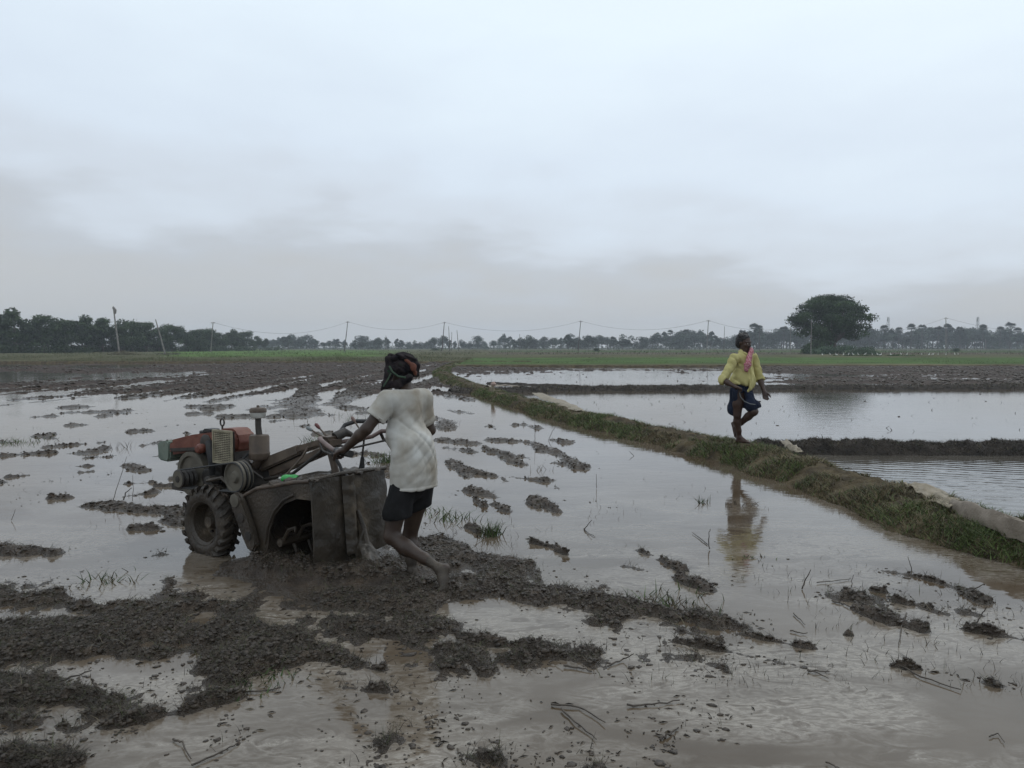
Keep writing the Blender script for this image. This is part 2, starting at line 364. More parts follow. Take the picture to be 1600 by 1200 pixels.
# near ground mesh: fan of cells growing with distance
ncol = 1000
th = np.linspace(-45*D2R, 43*D2R, ncol)
ds = [2.3]
while ds[-1] < 80:
    d = ds[-1]; ds.append(d + min(max(.0065, .58*d*d/1257), .5))
ds = np.array(ds)
TH, DD = np.meshgrid(th, ds)
XX = DD*np.tan(TH); YY = DD.copy()
XX = XX + rng.uniform(-.3, .3, XX.shape)*DD*.0015
HH, SS = heights(XX.ravel(), YY.ravel()); HH = HH.reshape(XX.shape)
lim = np.where(XX < bundx(YY), Y_LF, Y_RF)
V = np.stack([XX, YY, HH], -1).reshape(-1, 3)
nr, nc = XX.shape
I = np.arange(nr*nc).reshape(nr, nc)
F = np.stack([I[:-1, :-1], I[:-1, 1:], I[1:, 1:], I[1:, :-1]], -1).reshape(-1, 4)
hf = HH.ravel()[F].max(1); yf = YY.ravel()[F].mean(1); okk = (hf > -.012) & (yf < lim.ravel()[F[:, 0]]+.5)
F = F[okk]
mi = (YY.ravel()[F[:, 0]] > 26).astype(int)
used = np.unique(F); re = np.zeros(len(V), np.int32); re[used] = np.arange(len(used))
g_o = mesh_np('muddy_ground', V[used], re[F], [MUD, MUDF], True, mi); tag(g_o, kind='structure')
print('ground faces', len(F))

# lake bed below everything near (a plain sheet, seen nowhere through the silty water)
def sheet(name, xs, ys, z, mats, xl=None, xr=None, kind='structure'):
    """grid whose left/right limits may follow a curve"""
    nv = len(ys); nh = len(xs)
    V = []
    for y in ys:
        a = xl(y) if xl else xs[0]; b = xr(y) if xr else xs[-1]
        for t in np.linspace(0, 1, nh): V.append((a+(b-a)*t, y, z))
    I = np.arange(nv*nh).reshape(nv, nh)
    F = np.stack([I[:-1, :-1], I[:-1, 1:], I[1:, 1:], I[1:, :-1]], -1).reshape(-1, 4)
    return tag(mesh_np(name, V, F, mats), kind=kind)
ysl = np.concatenate([np.linspace(-8, 12, 24), np.linspace(13, 79, 40)])
sheet('paddy_water', [0, 1], ysl, 0, [WATER], lambda y: -110, lambda y: float(bundx(y)))
sheet('near_pond_water', [0, 1], np.linspace(-8, Y_CROSS, 20), 0, [WATERR], lambda y: float(bundx(y)), lambda y: 60)
sheet('middle_pond_water', [0, 1], np.linspace(Y_CROSS, 28.5, 30), 0, [WATERP], lambda y: float(bundx(y)), lambda y: 90)
sheet('far_pond_water', [0, 1], np.linspace(28.5, 63, 40), 0, [WATERP], lambda y: float(bundx(y)), lambda y: 120)

# ------------------------------------------------------------------ grass fields out to the horizon
R_FAR = 1400.
th = np.linspace(-60*D2R, 60*D2R, 700)
dl = [61.5]
while dl[-1] < R_FAR: dl.append(dl[-1] + min(max(.35, .35*dl[-1]**2/1257), 40))
dl = np.array(dl)
TH, DD = np.meshgrid(th, dl); XX = np.clip(DD*np.tan(TH), -1500, 1500); YY = DD
x, y = XX.ravel(), YY.ravel()
left = x < bundx(np.minimum(y, 70))
edge = np.where(left, Y_LF, Y_RF) + .5*vn(x*.3, y*.3, s=5)
h = -.1 + .24*smooth(0, 1.0, y-edge) + .03*vn(x*.5, y*.5, s=8)*smooth(0, 2, y-edge) + .3*smooth(120, 400, y)*0
for yb, a in ((64.5, .12), (92, .10), (112, .18), (150, .15), (205, .2), (290, .25)):   # field bunds
    h += a*np.exp(-((y-yb-.01*x-.6*vn(x*.05, y*0, s=int(yb)))/(.5+yb*.003))**2)*(~left | (y > 130))
GREEN = np.array((.058, .100, .026)); BRIGHT = np.array((.078, .138, .030)); OLIVE = np.array((.085, .082, .042)); BROWN = np.array((.075, .060, .045)); DRY = np.array((.14, .12, .075)); DARK = np.array((.04, .045, .025))
col = np.tile(OLIVE, (len(x), 1))
def band(m, c):
    global col
    m = np.clip(m, 0, 1)[:, None]; col = col*(1-m)+c*m
w = 2.5*vn(x*.04, y*.04, s=21)
pxx = 800+x/y*FPX
rt = (~left).astype(float)
band(rt*smooth(112, 104, y+w), GREEN)
band(rt*smooth(66, 63.5, y+.4*w), DRY*.8)
band(rt*smooth(104, 112, y+w)*smooth(150, 146, y+w), OLIVE*.95)
band(rt*smooth(150, 155, y+w)*smooth(205, 195, y+w), BROWN*1.1)
band(rt*smooth(205, 215, y+w)*smooth(320, 290, y), GREEN*.8)
lt = left.astype(float)
band(lt*smooth(140, 110, y+2*w), OLIVE*.85)
band(lt*smooth(105, 130, y+w)*smooth(230, 300, pxx)*smooth(660, 560, pxx)*smooth(420, 330, y), BRIGHT)
band(smooth(330, 380, y), OLIVE*.9)
band(smooth(500, 560, y), DARK*1.3)
col = col*(1+.22*fbm(x*.5, y*.25, o=3, s=23)+.15*fbm(x*.05, y*.12, o=2, s=24))[:, None]
I = np.arange(len(dl)*700).reshape(len(dl), 700)
F = np.stack([I[:-1, :-1], I[:-1, 1:], I[1:, 1:], I[1:, :-1]], -1).reshape(-1, 4)
F = F[(h[F].max(1) > -.09)]
tag(mesh_np('grass_field', np.stack([x, y, h], -1), F, [FIELD], True, col=col), kind='structure')
# plain earth below and around all of it
xs_ = np.linspace(-1500, 1500, 7)
V = [(a, b, -.35) for b in (-1400, -8, 61, 1450) for a in (-1500, 1500)]
tag(mesh_np('ground', V, [(0, 1, 3, 2), (2, 3, 5, 4), (4, 5, 7, 6)], [FIELD], col=np.tile(BROWN, (8, 1))), kind='structure')
# flooded strips far away
for i, (x0, x1, y0, y1) in enumerate(((-20, 6, 352, 372), (150, 330, 300, 318), (40, 110, 420, 450), (-120, -60, 480, 500))):
    sheet('distant_water', [x0, x1], [y0, y1], .24, [WATERP])

# ------------------------------------------------------------------ bunds (earth banks) with rough turf
def make_bund(name, path, half, height, m, seed, nl, dens=None):
    path = np.array(path); seg = np.hypot(*np.diff(path, axis=0).T); s = np.concatenate([[0], np.cumsum(seg)])
    t = np.interp(np.linspace(0, 1, nl), np.linspace(0, 1, len(s)) if dens is None else dens, s)
    cx = np.interp(t, s, path[:, 0]); cy = np.interp(t, s, path[:, 1])
    # soften the corners
    for _ in range(6): cx[1:-1] = (cx[:-2]+2*cx[1:-1]+cx[2:])/4; cy[1:-1] = (cy[:-2]+2*cy[1:-1]+cy[2:])/4
    tx = np.gradient(cx); ty = np.gradient(cy); L = np.hypot(tx, ty); nx, ny = ty/L, -tx/L
    q = np.linspace(-1.35, 1.35, 41)
    X = cx[:, None]+nx[:, None]*q*half; Y = cy[:, None]+ny[:, None]*q*half
    prof = height*np.clip(1-np.abs(q)**2.3*.8, -.3, 1)
    wob = fbm(X*1.3, Y*1.3, o=3, s=seed)
    Z = prof*(1+.22*wob) + (.06*fbm(X*5, Y*5, o=4, s=seed+5, g=.6)+.02*fbm(X*22, Y*22, o=2, s=seed+7))*(prof > -.05) - .015
    X = X + nx[:, None]*.16*fbm(X*1.1, Y*1.1, o=2, s=seed+9)*q
    I = np.arange(X.size).reshape(X.shape)
    F = np.stack([I[:-1, :-1], I[:-1, 1:], I[1:, 1:], I[1:, :-1]], -1).reshape(-1, 4)
    V = np.stack([X, Y, Z], -1).reshape(-1, 3)
    o = mesh_np(name, V, F, [m], True); tag(o, kind='structure')
    return X, Y, Z, (nx, ny), q
i0 = 2
bp = [p for p in crest]
fx = np.array(bp)
BX, BY, BZ, BN, BQ = make_bund('grassy_bund', bp, .50, .21, BUNDM, 100, 1100, dens=None)
cross = [(3.4, 11.7), (4.4, 11.85), (6, 11.8), (8, 11.75), (11, 12.1), (16, 12.3), (30, 13)]
CX_, CY_, CZ_, CN_, CQ_ = make_bund('dark_mud_bund', cross, .26, .19, BUNDD, 200, 700)
farb = [(-2.2, 27.2), (-.6, 27.6), (2, 28.9), (6, 29.3), (14, 29.8), (24, 30.4), (60, 32), (90, 33)]
FX_, FY_, FZ_, FN_, FQ_ = make_bund('far_mud_bund', farb, .42, .17, BUNDD, 300, 700)
inner = [(-1.1, 34.2), (.6, 33.0), (2.4, 31.6), (3.0, 30.3)]
make_bund('thin_mud_ridge', inner, .18, .09, BUNDD, 350, 80)
make_bund('paddy_edge_bund', [(-110, 77), (-60, 78.2), (-30, 77.6), (-5, 78.3), (2, 79)], .5, .2, BUNDM, 420, 300)
make_bund('plough_field_edge', [(-5.2, 62.4), (0, 62.6), (20, 62.3), (60, 63.5)], .35, .17, BUNDM, 430, 300)

# blades -------------------------------------------------------------
def blades(name, P, H, W, lean, colr, seg=2, kind='stuff', material=None, az=None):
    """curved tapering blades; P (n,3) roots"""
    n = len(P); az = rng.uniform(0, 2*math.pi, n) if az is None else az
    dx, dy = np.cos(az), np.sin(az); px, py = -dy, dx
    r2 = rng.uniform(0, 2*math.pi, n); px, py = np.cos(r2), np.sin(r2)
    levels = [0, .55, 1.] if seg == 2 else [0, 1.]
    rows = []
    for t in levels:
        off = lean*H*t**1.7; z = H*t*(1-.35*np.clip(lean, 0, 1.6)*t*.6)
        c = P + np.stack([dx*off, dy*off, z], -1); wd = W*(1-t*.92)/2
        rows.append((c-np.stack([px*wd, py*wd, 0*wd], -1), c+np.stack([px*wd, py*wd, 0*wd], -1)))
    if seg == 2:
        V = np.stack([rows[0][0], rows[0][1], rows[1][0], rows[1][1], rows[2][0]], 1).reshape(-1, 3)
        b = np.arange(n)[:, None]*5
        F = np.concatenate([b+[0, 1, 3], b+[0, 3, 2], b+[2, 3, 4]])
        k = 5
    else:
        V = np.stack([rows[0][0], rows[0][1], rows[1][0]], 1).reshape(-1, 3); b = np.arange(n)[:, None]*3
        F = b+[0, 1, 2]; k = 3
    o = mesh_np(name, V, F, [material or BLADE], col=np.repeat(colr, k, 0))
    if kind: o['kind'] = kind
    return o
def cmix(n, cols, wts):
    c = np.array(cols)[rng.choice(len(cols), n, p=np.array(wts)/sum(wts))]
    return c*rng.uniform(.7, 1.35, (n, 1))
g1, g2, g3, dr, br = (.055, .075, .024), (.075, .098, .03), (.03, .042, .016), (.15, .125, .075), (.055, .042, .028)

# turf of the grassy bund: pick random cells of its surface, thicker nearby
def on_bund(X, Y, Z, n, ex=1.3, qlim=None, q=None):
    y0 = Y[:, 20]; d = np.hypot(X[:, 20], y0)+1.
    seg = np.hypot(np.gradient(X[:, 20]), np.gradient(y0)); p = seg/d**ex; p[y0 < 3] *= .15; p /= p.sum()
    i = rng.choice(len(y0), n, p=p); i = np.minimum(i, len(y0)-2); j = rng.integers(2, X.shape[1]-3, n)
    a, b = rng.random(n), rng.random(n)
    f = lambda A: (A[i, j]*(1-a)+A[i+1, j]*a)*(1-b)+(A[i, j+1]*(1-a)+A[i+1, j+1]*a)*b
    return np.stack([f(X), f(Y), f(Z)], -1), j
P, j = on_bund(BX, BY, BZ, 150000)
side = (BQ[j])                           # sign: which flank
cl = fbm(P[:, 0]*2.2, P[:, 1]*2.2, o=3, s=500)
keep = (P[:, 2] > -.01) & (cl > -.34+.50*(np.abs(side) < .42))
P, side, cl = P[keep], side[keep], cl[keep]
dn = np.hypot(P[:, 0], P[:, 1])
patch = fbm(P[:, 0]*.7, P[:, 1]*.7, o=2, s=520)
green = np.clip(.16+.95*patch+.30*(np.abs(side) > .5), 0.03, .85)
isg = rng.random(len(P)) < green
c = np.where(isg[:, None], cmix(len(P), [g1, g2, g3], [4, 4, 1])*1.25, cmix(len(P), [dr, br, g1, (.12, .095, .05)], [3, 3, 1, 5])*1.2)
Hh = rng.uniform(.02, .085, len(P))*(1+.5*np.clip(cl, 0, 1)+.3*isg)
blades('bund_grass', P, Hh, rng.uniform(.004, .008, len(P))*(1+dn*.06), rng.uniform(.5, 1.8, len(P)), c)
P, j = on_bund(CX_, CY_, CZ_, 26000, 1.0)
P = P[P[:, 2] > .0]; n = len(P)
blades('dark_bund_straw', P, rng.uniform(.02, .07, n), rng.uniform(.006, .010, n), rng.uniform(.8, 2.2, n), cmix(n, [br, (.035, .028, .02), dr, g3], [5, 5, .5, 1]))
P, j = on_bund(FX_, FY_, FZ_, 14000, 1.0)
P = P[P[:, 2] > .0]; n = len(P)
blades('far_bund_straw', P, rng.uniform(.04, .11, n), rng.uniform(.015, .03, n), rng.uniform(.6, 1.8, n), cmix(n, [br, (.04, .03, .022), dr, g3], [5, 4, 1, 2]))

# field edges & weeds in far grass
def field_blades(name, n, x0, x1, y0, y1, hr, cols, wts, wd=.03, yb=None):
    y = 1/rng.uniform(1/y1, 1/y0, n); x = rng.uniform(x0, x1, n)*y/y0
    nn = fbm(x*.25, y*.12, o=3, s=int(y0)); k = nn > -.15; x, y, nn = x[k], y[k], nn[k]; m = len(x)
    P = np.stack([x, y, np.full(m, .1)], -1)
    blades(name, P, rng.uniform(*hr, m)*(1+.8*nn), rng.uniform(.6, 1.4, m)*wd*y/80, rng.uniform(.2, .9, m), cmix(m, cols, wts), 1)
field_blades('left_meadow_grass', 26000, -60, -4, 79, 160, (.12, .34), [g1, (.08, .085, .035), dr], [3, 4, 1])
field_blades('right_meadow_grass', 22000, -4, 48, 63.5, 150, (.06, .16), [g1, g2, (.08, .08, .035)], [4, 3, 1])
field_blades('distant_rough_grass', 9000, -90, 120, 150, 340, (.2, .55), [g1, g3, (.08, .08, .04), dr], [3, 3, 3, .6], wd=.05)

# ------------------------------------------------------------------ clods, straw and stubble in the mud
def sphere_mesh(sub):
    bm = bmesh.new(); bmesh.ops.create_icosphere(bm, subdivisions=sub, radius=1)
    V = np.array([v.co[:] for v in bm.verts]); F = np.array([[v.index for v in f.verts] for f in bm.faces]); bm.free(); return V, F
SV, SF = sphere_mesh(1)
def rand_near(n, ymax=26., ymin=2.5, xa=.76):
    y = 1/rng.uniform(1/ymax, 1/ymin, n); x = rng.uniform(-xa, xa, n)*y
    return x, y
x, y = rand_near(160000); hh, ss = heights(x, y)
def clods(name, x, y, z, r, flat=(.45, .8)):
    n = len(x)
    V = SV[None]*(1+rng.uniform(-.45, .45, (n, len(SV), 1)))*r[:, None, None]
    V[:, :, 2] *= rng.uniform(*flat, (n, 1)); s = rng.uniform(.6, 1.5, n); V[:, :, 0] *= s[:, None]
    a = rng.uniform(0, 6.28, n); ca, sa = np.cos(a)[:, None], np.sin(a)[:, None]
    vx, vy = V[:, :, 0]*ca-V[:, :, 1]*sa, V[:, :, 0]*sa+V[:, :, 1]*ca
    V = np.stack([vx+x[:, None], vy+y[:, None], V[:, :, 2]+z[:, None]], -1).reshape(-1, 3)
    F = (SF[None]+np.arange(n)[:, None, None]*len(SV)).reshape(-1, 3)
    return mesh_np(name, V, F, [CLOD], True)
k = np.where((ss > .02) & (x < bundx(y)-.4))[0]; k = k[:15000]
tag(clods('mud_clods', x[k], y[k], hh[k]+.001, np.minimum(rng.gamma(1.5, .0034, len(k)), .011)*(1+.06*y[k])+.0025), kind='stuff')
k3 = np.where((ss > .0) & (y > 7.5) & (x < bundx(y)-.4))[0][-7000:]
tag(clods('small_mud_clods', x[k3], y[k3], hh[k3]+.002, rng.uniform(.006, .016, len(k3))*(.6+.05*y[k3])), kind='stuff')
k2 = np.where((ss < .0) & (ss > -.5) & (x < bundx(y)-.5))[0][:2600]
tag(clods('scattered_mud_crumbs', x[k2], y[k2], np.full(len(k2), 0.001), rng.gamma(1.5, .0022, len(k2))*(1+.10*y[k2])+.002, (.25, .5)), kind='stuff')
fy = 1/rng.uniform(1/76, 1/24, 26000); fx2 = rng.uniform(-.8, .75, 26000)*fy; fh, fs = heights(fx2, fy); k = np.where((fs > .0) & (np.abs(fx2-bundx(fy)) > .6) & (fy < np.where(fx2 < bundx(fy), 77, 61)))[0][:7000]
tag(clods('far_field_clods', fx2[k], fy[k], fh[k], rng.uniform(.03, .09, len(k))*(.5+fy[k]/60)), kind='stuff')
# straw lying on mud
x, y = rand_near(200000, 22); hh, ss = heights(x, y); k = np.where((ss > -.08) & (x < bundx(y)-.3))[0][:62000]
P = np.stack([x[k], y[k], np.maximum(hh[k], 0)+.004], -1); n = len(k)
blades('trampled_straw', P, rng.uniform(.012, .06, n), rng.uniform(.0015, .0034, n)*(1+.08*y[k]), rng.uniform(1., 3.2, n), cmix(n, [(.03, .024, .018), (.06, .047, .034), (.045, .05, .02), (.12, .10, .065)], [6, 4, 2, .7]))
# stubble standing in the water
x, y = rand_near(9000, 24); nn = fbm(x*.9, y*.9, o=2, s=610); hh, ss = heights(x, y)
k = np.where((nn > .28) & (y > 3.6) & (x < bundx(y)-.5))[0][:1500]; k = np.concatenate([k, np.where((ss > -.35) & (ss < .3) & (x < bundx(y)-.5))[0][:1100]])
P = np.stack([x[k], y[k], np.full(len(k), -.01)], -1); n = len(k)
blades('water_stubble', P, rng.uniform(.02, .085, n), rng.uniform(.002, .004, n)*(1+.06*y[k]), rng.uniform(.1, 1.6, n), cmix(n, [(.03, .025, .02), (.05, .04, .03), (.045, .055, .02)], [5, 3, 1.6]))
# straw bits afloat around the churned mud
x, y = rand_near(60000, 20, 2.6); hh, ss = heights(x, y); nn = fbm(x*.7, y*.7, o=3, s=640)
k = np.where((ss < .05) & (ss > -.75+.9*nn) & (nn > -.1) & (x < bundx(y)-.5))[0][:750]; n = len(k)
az_ = rng.uniform(0, 6.28, n); L_ = np.minimum(rng.gamma(2, .007, n), .022)*(1+.05*y[k]); w_ = rng.uniform(.0005, .0014, n)*(1+.1*y[k])
dx_, dy_ = np.cos(az_)*L_, np.sin(az_)*L_; qx_, qy_ = -np.sin(az_)*w_, np.cos(az_)*w_; X_, Y_ = x[k], y[k]; bz = rng.uniform(.2, 1, n)*L_*.25
V = np.stack([np.stack([X_-dx_, Y_-dy_, .001+0*X_], -1), np.stack([X_+qx_*2, Y_+qy_*2, .004+bz], -1), np.stack([X_+dx_, Y_+dy_, .001+0*X_], -1), np.stack([X_-qx_*2, Y_-qy_*2, .004+bz*.6], -1)], 1).reshape(-1, 3)
F = np.arange(4*n).reshape(n, 4); tag(mesh_np('floating_straw', V, np.concatenate([F[:, [0, 1, 2]], F[:, [0, 2, 3]]]), [BLADE], col=np.repeat(cmix(n, [(.03, .024, .018), (.06, .045, .032), (.13, .105, .07)], [5, 3, .8]), 4, 0)), kind='stuff')
# bits on the ponds
x = rng.uniform(-2, 22, 1500); y = rng.uniform(6, 60, 1500); k = (x > bundx(y)+.8) & (np.abs(y-farby(x)) > .6); x, y = x[k], y[k]; n = len(x)
blades('pond_debris', np.stack([x, y, 0*x+.001], -1), rng.uniform(.02, .10, n), rng.uniform(.008, .02, n), rng.uniform(.8, 3, n), cmix(n, [(.035, .03, .025), (.05, .06, .025)], [4, 1]))
k = rng.choice(n, 90); tag(clods('pond_mud_lumps', x[k], y[k], 0*x[k], rng.uniform(.01, .03, 90)*(1+.03*y[k])), kind='stuff')

#@@TREES
# ------------------------------------------------------------------ trees
def tubeVF(path, rad, sides=7, cap=True):
    P = np.array(path, float); n = len(P); T = np.gradient(P, axis=0); T /= np.linalg.norm(T, axis=1)[:, None]+1e-9
    up = np.array((0, 0, 1.)) if abs(T[0][2]) < .9 else np.array((1., 0, 0))
    V = []; a = np.arange(sides)*2*math.pi/sides; u = np.cross(up, T[0]); u /= np.linalg.norm(u)
    rad = np.broadcast_to(rad, (n,))
    for i in range(n):
        u = u-T[i]*np.dot(u, T[i]); u /= np.linalg.norm(u)+1e-9; v = np.cross(T[i], u)
        V.append(P[i]+(np.cos(a)[:, None]*u+np.sin(a)[:, None]*v)*rad[i])
    V = np.concatenate(V); I = np.arange(n*sides).reshape(n, sides); J = np.roll(I, -1, 1)
    F = np.stack([I[:-1], J[:-1], J[1:], I[1:]], -1).reshape(-1, 4)
    if cap:
        V = np.vstack([V, P[0], P[-1]]); c0, c1 = len(V)-2, len(V)-1
        e = [(J[0][k], I[0][k], c0, c0) for k in range(sides)]+[(I[-1][k], J[-1][k], c1, c1) for k in range(sides)]
        F3 = np.array(e)
        return V, F, F3
    return V, F, None
class MB:
    def __init__(s): s.v = []; s.f = []; s.n = 0
    def add(s, V, F):
        V = np.asarray(V, float); s.v += [tuple(p) for p in V]
        for f in F:
            f = [int(i)+s.n for i in f]
            g = []
            for i in f:
                if i not in g: g.append(i)
            if len(g) > 2: s.f.append(tuple(g))
        s.n += len(V); return s
    def tube(s, path, rad, sides=10, cap=True):
        V, F, F3 = tubeVF(path, rad, sides, cap)
        s.add(V, list(F)+(list(F3) if F3 is not None else [])); return s
    def build(s, name, m, parent=None, sm=True, loc=None, bevel=0):
        me = bpy.data.meshes.new(name); me.from_pydata(s.v, [], s.f)
        me.materials.append(m)
        bm = bmesh.new(); bm.from_mesh(me); bmesh.ops.recalc_face_normals(bm, faces=bm.faces)
        if bevel:
            ed = [e for e in bm.edges if len(e.link_faces) == 2 and e.calc_face_angle(0) > .5]
            bmesh.ops.bevel(bm, geom=ed, offset=bevel, segments=2, affect='EDGES', clamp_overlap=True)
        for e in bm.edges:
            if len(e.link_faces) == 2 and e.calc_face_angle(0) > .7: e.smooth = False
        for f in bm.faces: f.smooth = sm
        bm.to_mesh(me); bm.free()
        o = bpy.data.objects.new(name, me); C.objects.link(o)
        if parent is not None: o.parent = parent
        if loc is not None: o.location = loc
        return o
def leafcloud(centers, radii, n, size, seed, shell=.55):
    r = np.random.default_rng(seed); w = radii.prod(1)**.67; w = w/w.sum(); i = r.choice(len(centers), n, p=w)
    d = r.normal(size=(n, 3)); d /= np.linalg.norm(d, axis=1)[:, None]
    rr = r.uniform(shell, 1.05, n)**.8
    p = centers[i]+d*radii[i]*rr[:, None]
    p += .12*radii[i]*r.normal(size=(n, 3))
    a = r.normal(size=(n, 3)); a /= np.linalg.norm(a, axis=1)[:, None]; b = np.cross(a, d+.01); b /= np.linalg.norm(b, axis=1)[:, None]+1e-9
    s = size*r.uniform(.5, 1.4, n)[:, None]
    V = np.stack([p-a*s, p+b*s*.55, p+a*s, p-b*s*.55], 1).reshape(-1, 3)
    F = np.arange(4*n).reshape(n, 4); tint = np.repeat(r.uniform(.65, 1.4, len(centers))[i]*r.uniform(.7, 1.3, n), 4)
    return V, F, tint
def crown_blobs(w, h, z0, n, r, flat=.7, top=0.):
    """n lobes filling a crown of width w and height h above z0"""
    c = []; R = []
    while len(c) < n:
        q = r.uniform(-1, 1, 3)
        if np.linalg.norm(q) > 1: continue
        q[2] = q[2]*.5+.5
        wid = (1-(abs(q[2]-.45)*1.25)**2)
        c.append((q[0]*w*.42*wid, q[1]*w*.42*wid, z0+q[2]*h*.88)); s = r.uniform(.13, .24)*w
        R.append((s, s, s*flat))
    return np.array(c), np.array(R)
def make_tree(seed, w, h, z0, n, leaves, size, m, trunk_r, name='tree', forks=6, flat=.7):
    r = np.random.default_rng(seed); root = empty(name, (0, 0, 0))
    c, R = crown_blobs(w, h-z0, z0, n, r, flat)
    V, F, t = leafcloud(c, R, leaves, size, seed+1)
    mesh_np('crown', V, F, [m], False, col=np.repeat(t[:, None], 3, 1), parent=root)
    b = MB(); zt = z0+(h-z0)*.45
    lean = r.normal(0, .03*h, 2)
    b.tube([(0, 0, -.3), (lean[0]*.3, lean[1]*.3, z0*.6), (lean[0], lean[1], zt)], [trunk_r*1.25, trunk_r, trunk_r*.5], 8)
    for k in r.choice(len(c), min(forks, len(c)), replace=False):
        s = np.array((lean[0]*.5, lean[1]*.5, z0*r.uniform(.6, 1.1))); e = c[k]; mid = (s+e)/2+np.array((0, 0, -.08*h))
        b.tube([s, mid, e], [trunk_r*.5, trunk_r*.35, trunk_r*.12], 6)
    b.build('trunk', BARK, root)
    return root
def make_palm(seed, h, R):
    r = np.random.default_rng(seed); root = empty('palm_tree', (0, 0, 0)); b = MB()
    b.tube([(0, 0, -.3), (.1, 0, h*.5), (.25*r.normal(), .2*r.normal(), h-R*.5)], [.30, .2, .18], 8); b.build('trunk', BARK, root)
    V = []; F = []
    for i in range(34):                       # fan leaves
        az = r.uniform(0, 6.28); el = r.uniform(-.5, 1.35); d = np.array((math.cos(az)*math.cos(el), math.sin(az)*math.cos(el), math.sin(el)))
        u = np.cross(d, (0, 0, 1)); u /= np.linalg.norm(u)+1e-6; v = np.cross(u, d); c = np.array((0, 0, h-R*.5))+d*R*.35
        n0 = len(V); V.append(c)
        for a in np.linspace(-1.25, 1.25, 13):
            rr = R*.72*(1 if int(round((a+1.25)/.2083)) % 2 == 0 else .62)
            V.append(c+(d*math.cos(a)+u*math.sin(a))*rr+v*.15*R*(-abs(a)*.4))
        for q in range(12): F.append((n0, n0+1+q, n0+2+q))
    mesh_np('palm_crown', V, F, [PALM], parent=root)
    return root
used = set()
def place(proto, xyz, s, rz, label, cat, group=None):
    if id(proto) in used: o = copy_tree(proto)
    else: o = proto; used.add(id(proto))
    o.location = xyz; o.rotation_euler = (0, 0, rz)
    o.scale = s if hasattr(s, '__len__') else (s, s, s)
    tag(o, label, cat, group); return o
ORD = ['first', 'second', 'third', 'fourth', 'fifth', 'sixth', 'seventh', 'eighth', 'ninth', 'tenth', 'eleventh', 'twelfth', 'thirteenth', 'fourteenth', 'fifteenth', 'sixteenth', 'seventeenth', 'eighteenth', 'nineteenth', 'twentieth']

# left belt: rows running away from the left edge
belt = [make_tree(900+i, w, 12, z0, n, 4600, .30, LEAF[0], .22, 'roadside_tree') for i, (w, z0, n) in enumerate(((9, 1.3, 24), (8, 1.2, 21), (10, 1.8, 26), (8, 1.9, 19), (9.5, .8, 26)))]
bt = [(-20, 470, 190), (24, 470, 186), (66, 478, 190), (98, 488, 196), (128, 483, 200), (160, 484, 206), (188, 500, 207), (206, 491, 214), (228, 492, 222), (249, 505, 228), (268, 499, 236), (288, 505, 246), (306, 508, 256), (322, 507, 268), (343, 513, 280), (362, 509, 296), (381, 512, 315), (398, 520, 335), (413, 526, 360),
      (2, 486, 215), (48, 490, 220), (86, 495, 225), (145, 497, 235), (216, 503, 250), (258, 509, 270), (300, 514, 300), (333, 515, 315), (370, 515, 350)]
zones = [(170, 'left of the tall leaning pole'), (236, 'between the two leaning poles'), (320, 'between second leaning and third pole'), (600, 'right of the third pole')]
cnt = {}
kind = ['broad crowned', 'rounded', 'spreading', 'narrow', 'low branching']
for i, (px, top, d) in sorted(enumerate(bt), key=lambda q: q[1][0]):
    b = AT(px, top, d); hgt = b[2]; v = (i*3+i//4) % 5
    zz = next(z for z in zones if px < z[0])[1]; row = 'front' if i < 19 else 'back'
    k = cnt.get((zz, row), 0); cnt[(zz, row)] = k+1
    place(belt[v], (b[0], d, 0.1), (hgt/12*1.02, hgt/12*1.02, hgt/12.5), i*1.7, f'{kind[v]} tree, {ORD[k]} in the {row} row {zz}', 'tree', 'trees of the dark belt on the left')
# undergrowth below the belt
r = np.random.default_rng(77); cs = []; Rs = []
for i in range(240):
    t = r.random(); px = -60+500*t; d = 182+2+150*t**2.4+r.uniform(-4, 14); b = AT(px, 545, d)
    s = r.uniform(.8, 2.0)*(1-.4*t); cs.append((b[0], d, s*.6)); Rs.append((s*1.6, s*1.2, s*1.15))
V, F, t = leafcloud(np.array(cs), np.array(Rs), 22000, .28, 78)
tag(mesh_np('undergrowth', V, F, [LEAF[0]], col=np.repeat(t[:, None]*.9, 3, 1)), kind='stuff')

# big lone tree on the right
BT = AT(1301, 545, 172); r = np.random.default_rng(5)
root = empty('banyan_tree', (BT[0], 172, .1), 0, 'large lone dark tree with a wide dense domed crown standing in the green field', 'tree')
prof = [(1250, 486), (1259, 473), (1270, 466), (1285, 460), (1302, 458), (1318, 460), (1331, 467), (1341, 476), (1347, 489), (1344, 503), (1336, 515), (1258, 497), (1266, 509), (1248, 492)]
cs, Rs = [], []
for px, py in prof:
    b = AT(px, py+4, 172)
    for k in range(4):
        s = r.uniform(.95, 1.6); cs.append((b[0]-BT[0]+r.normal(0, .35), r.uniform(-5, 5)*(1 if k else 0), b[2]-.6*s)); Rs.append((s*1.35, s*1.35, s*.8))
for i in range(74):
    a = r.uniform(0, 6.28); q = math.sqrt(r.random()); z = r.uniform(4.2, 11)
    wd = 5.9*math.sqrt(max(.05, 1-((z-6.8)/5.2)**2)); s = r.uniform(1.0, 2.0)
    cs.append((math.cos(a)*q*wd, math.sin(a)*q*wd*.9, z)); Rs.append((s*1.3, s*1.3, s*.8))
for i in range(12):
    cs.append((r.uniform(-4.2, -.8), r.uniform(-3, 3), r.uniform(1.6, 4))); s = r.uniform(.7, 1.3); Rs.append((s*1.2, s*1.2, s))
V, F, t = leafcloud(np.array(cs), np.array(Rs), 34000, .21, 6, .6)
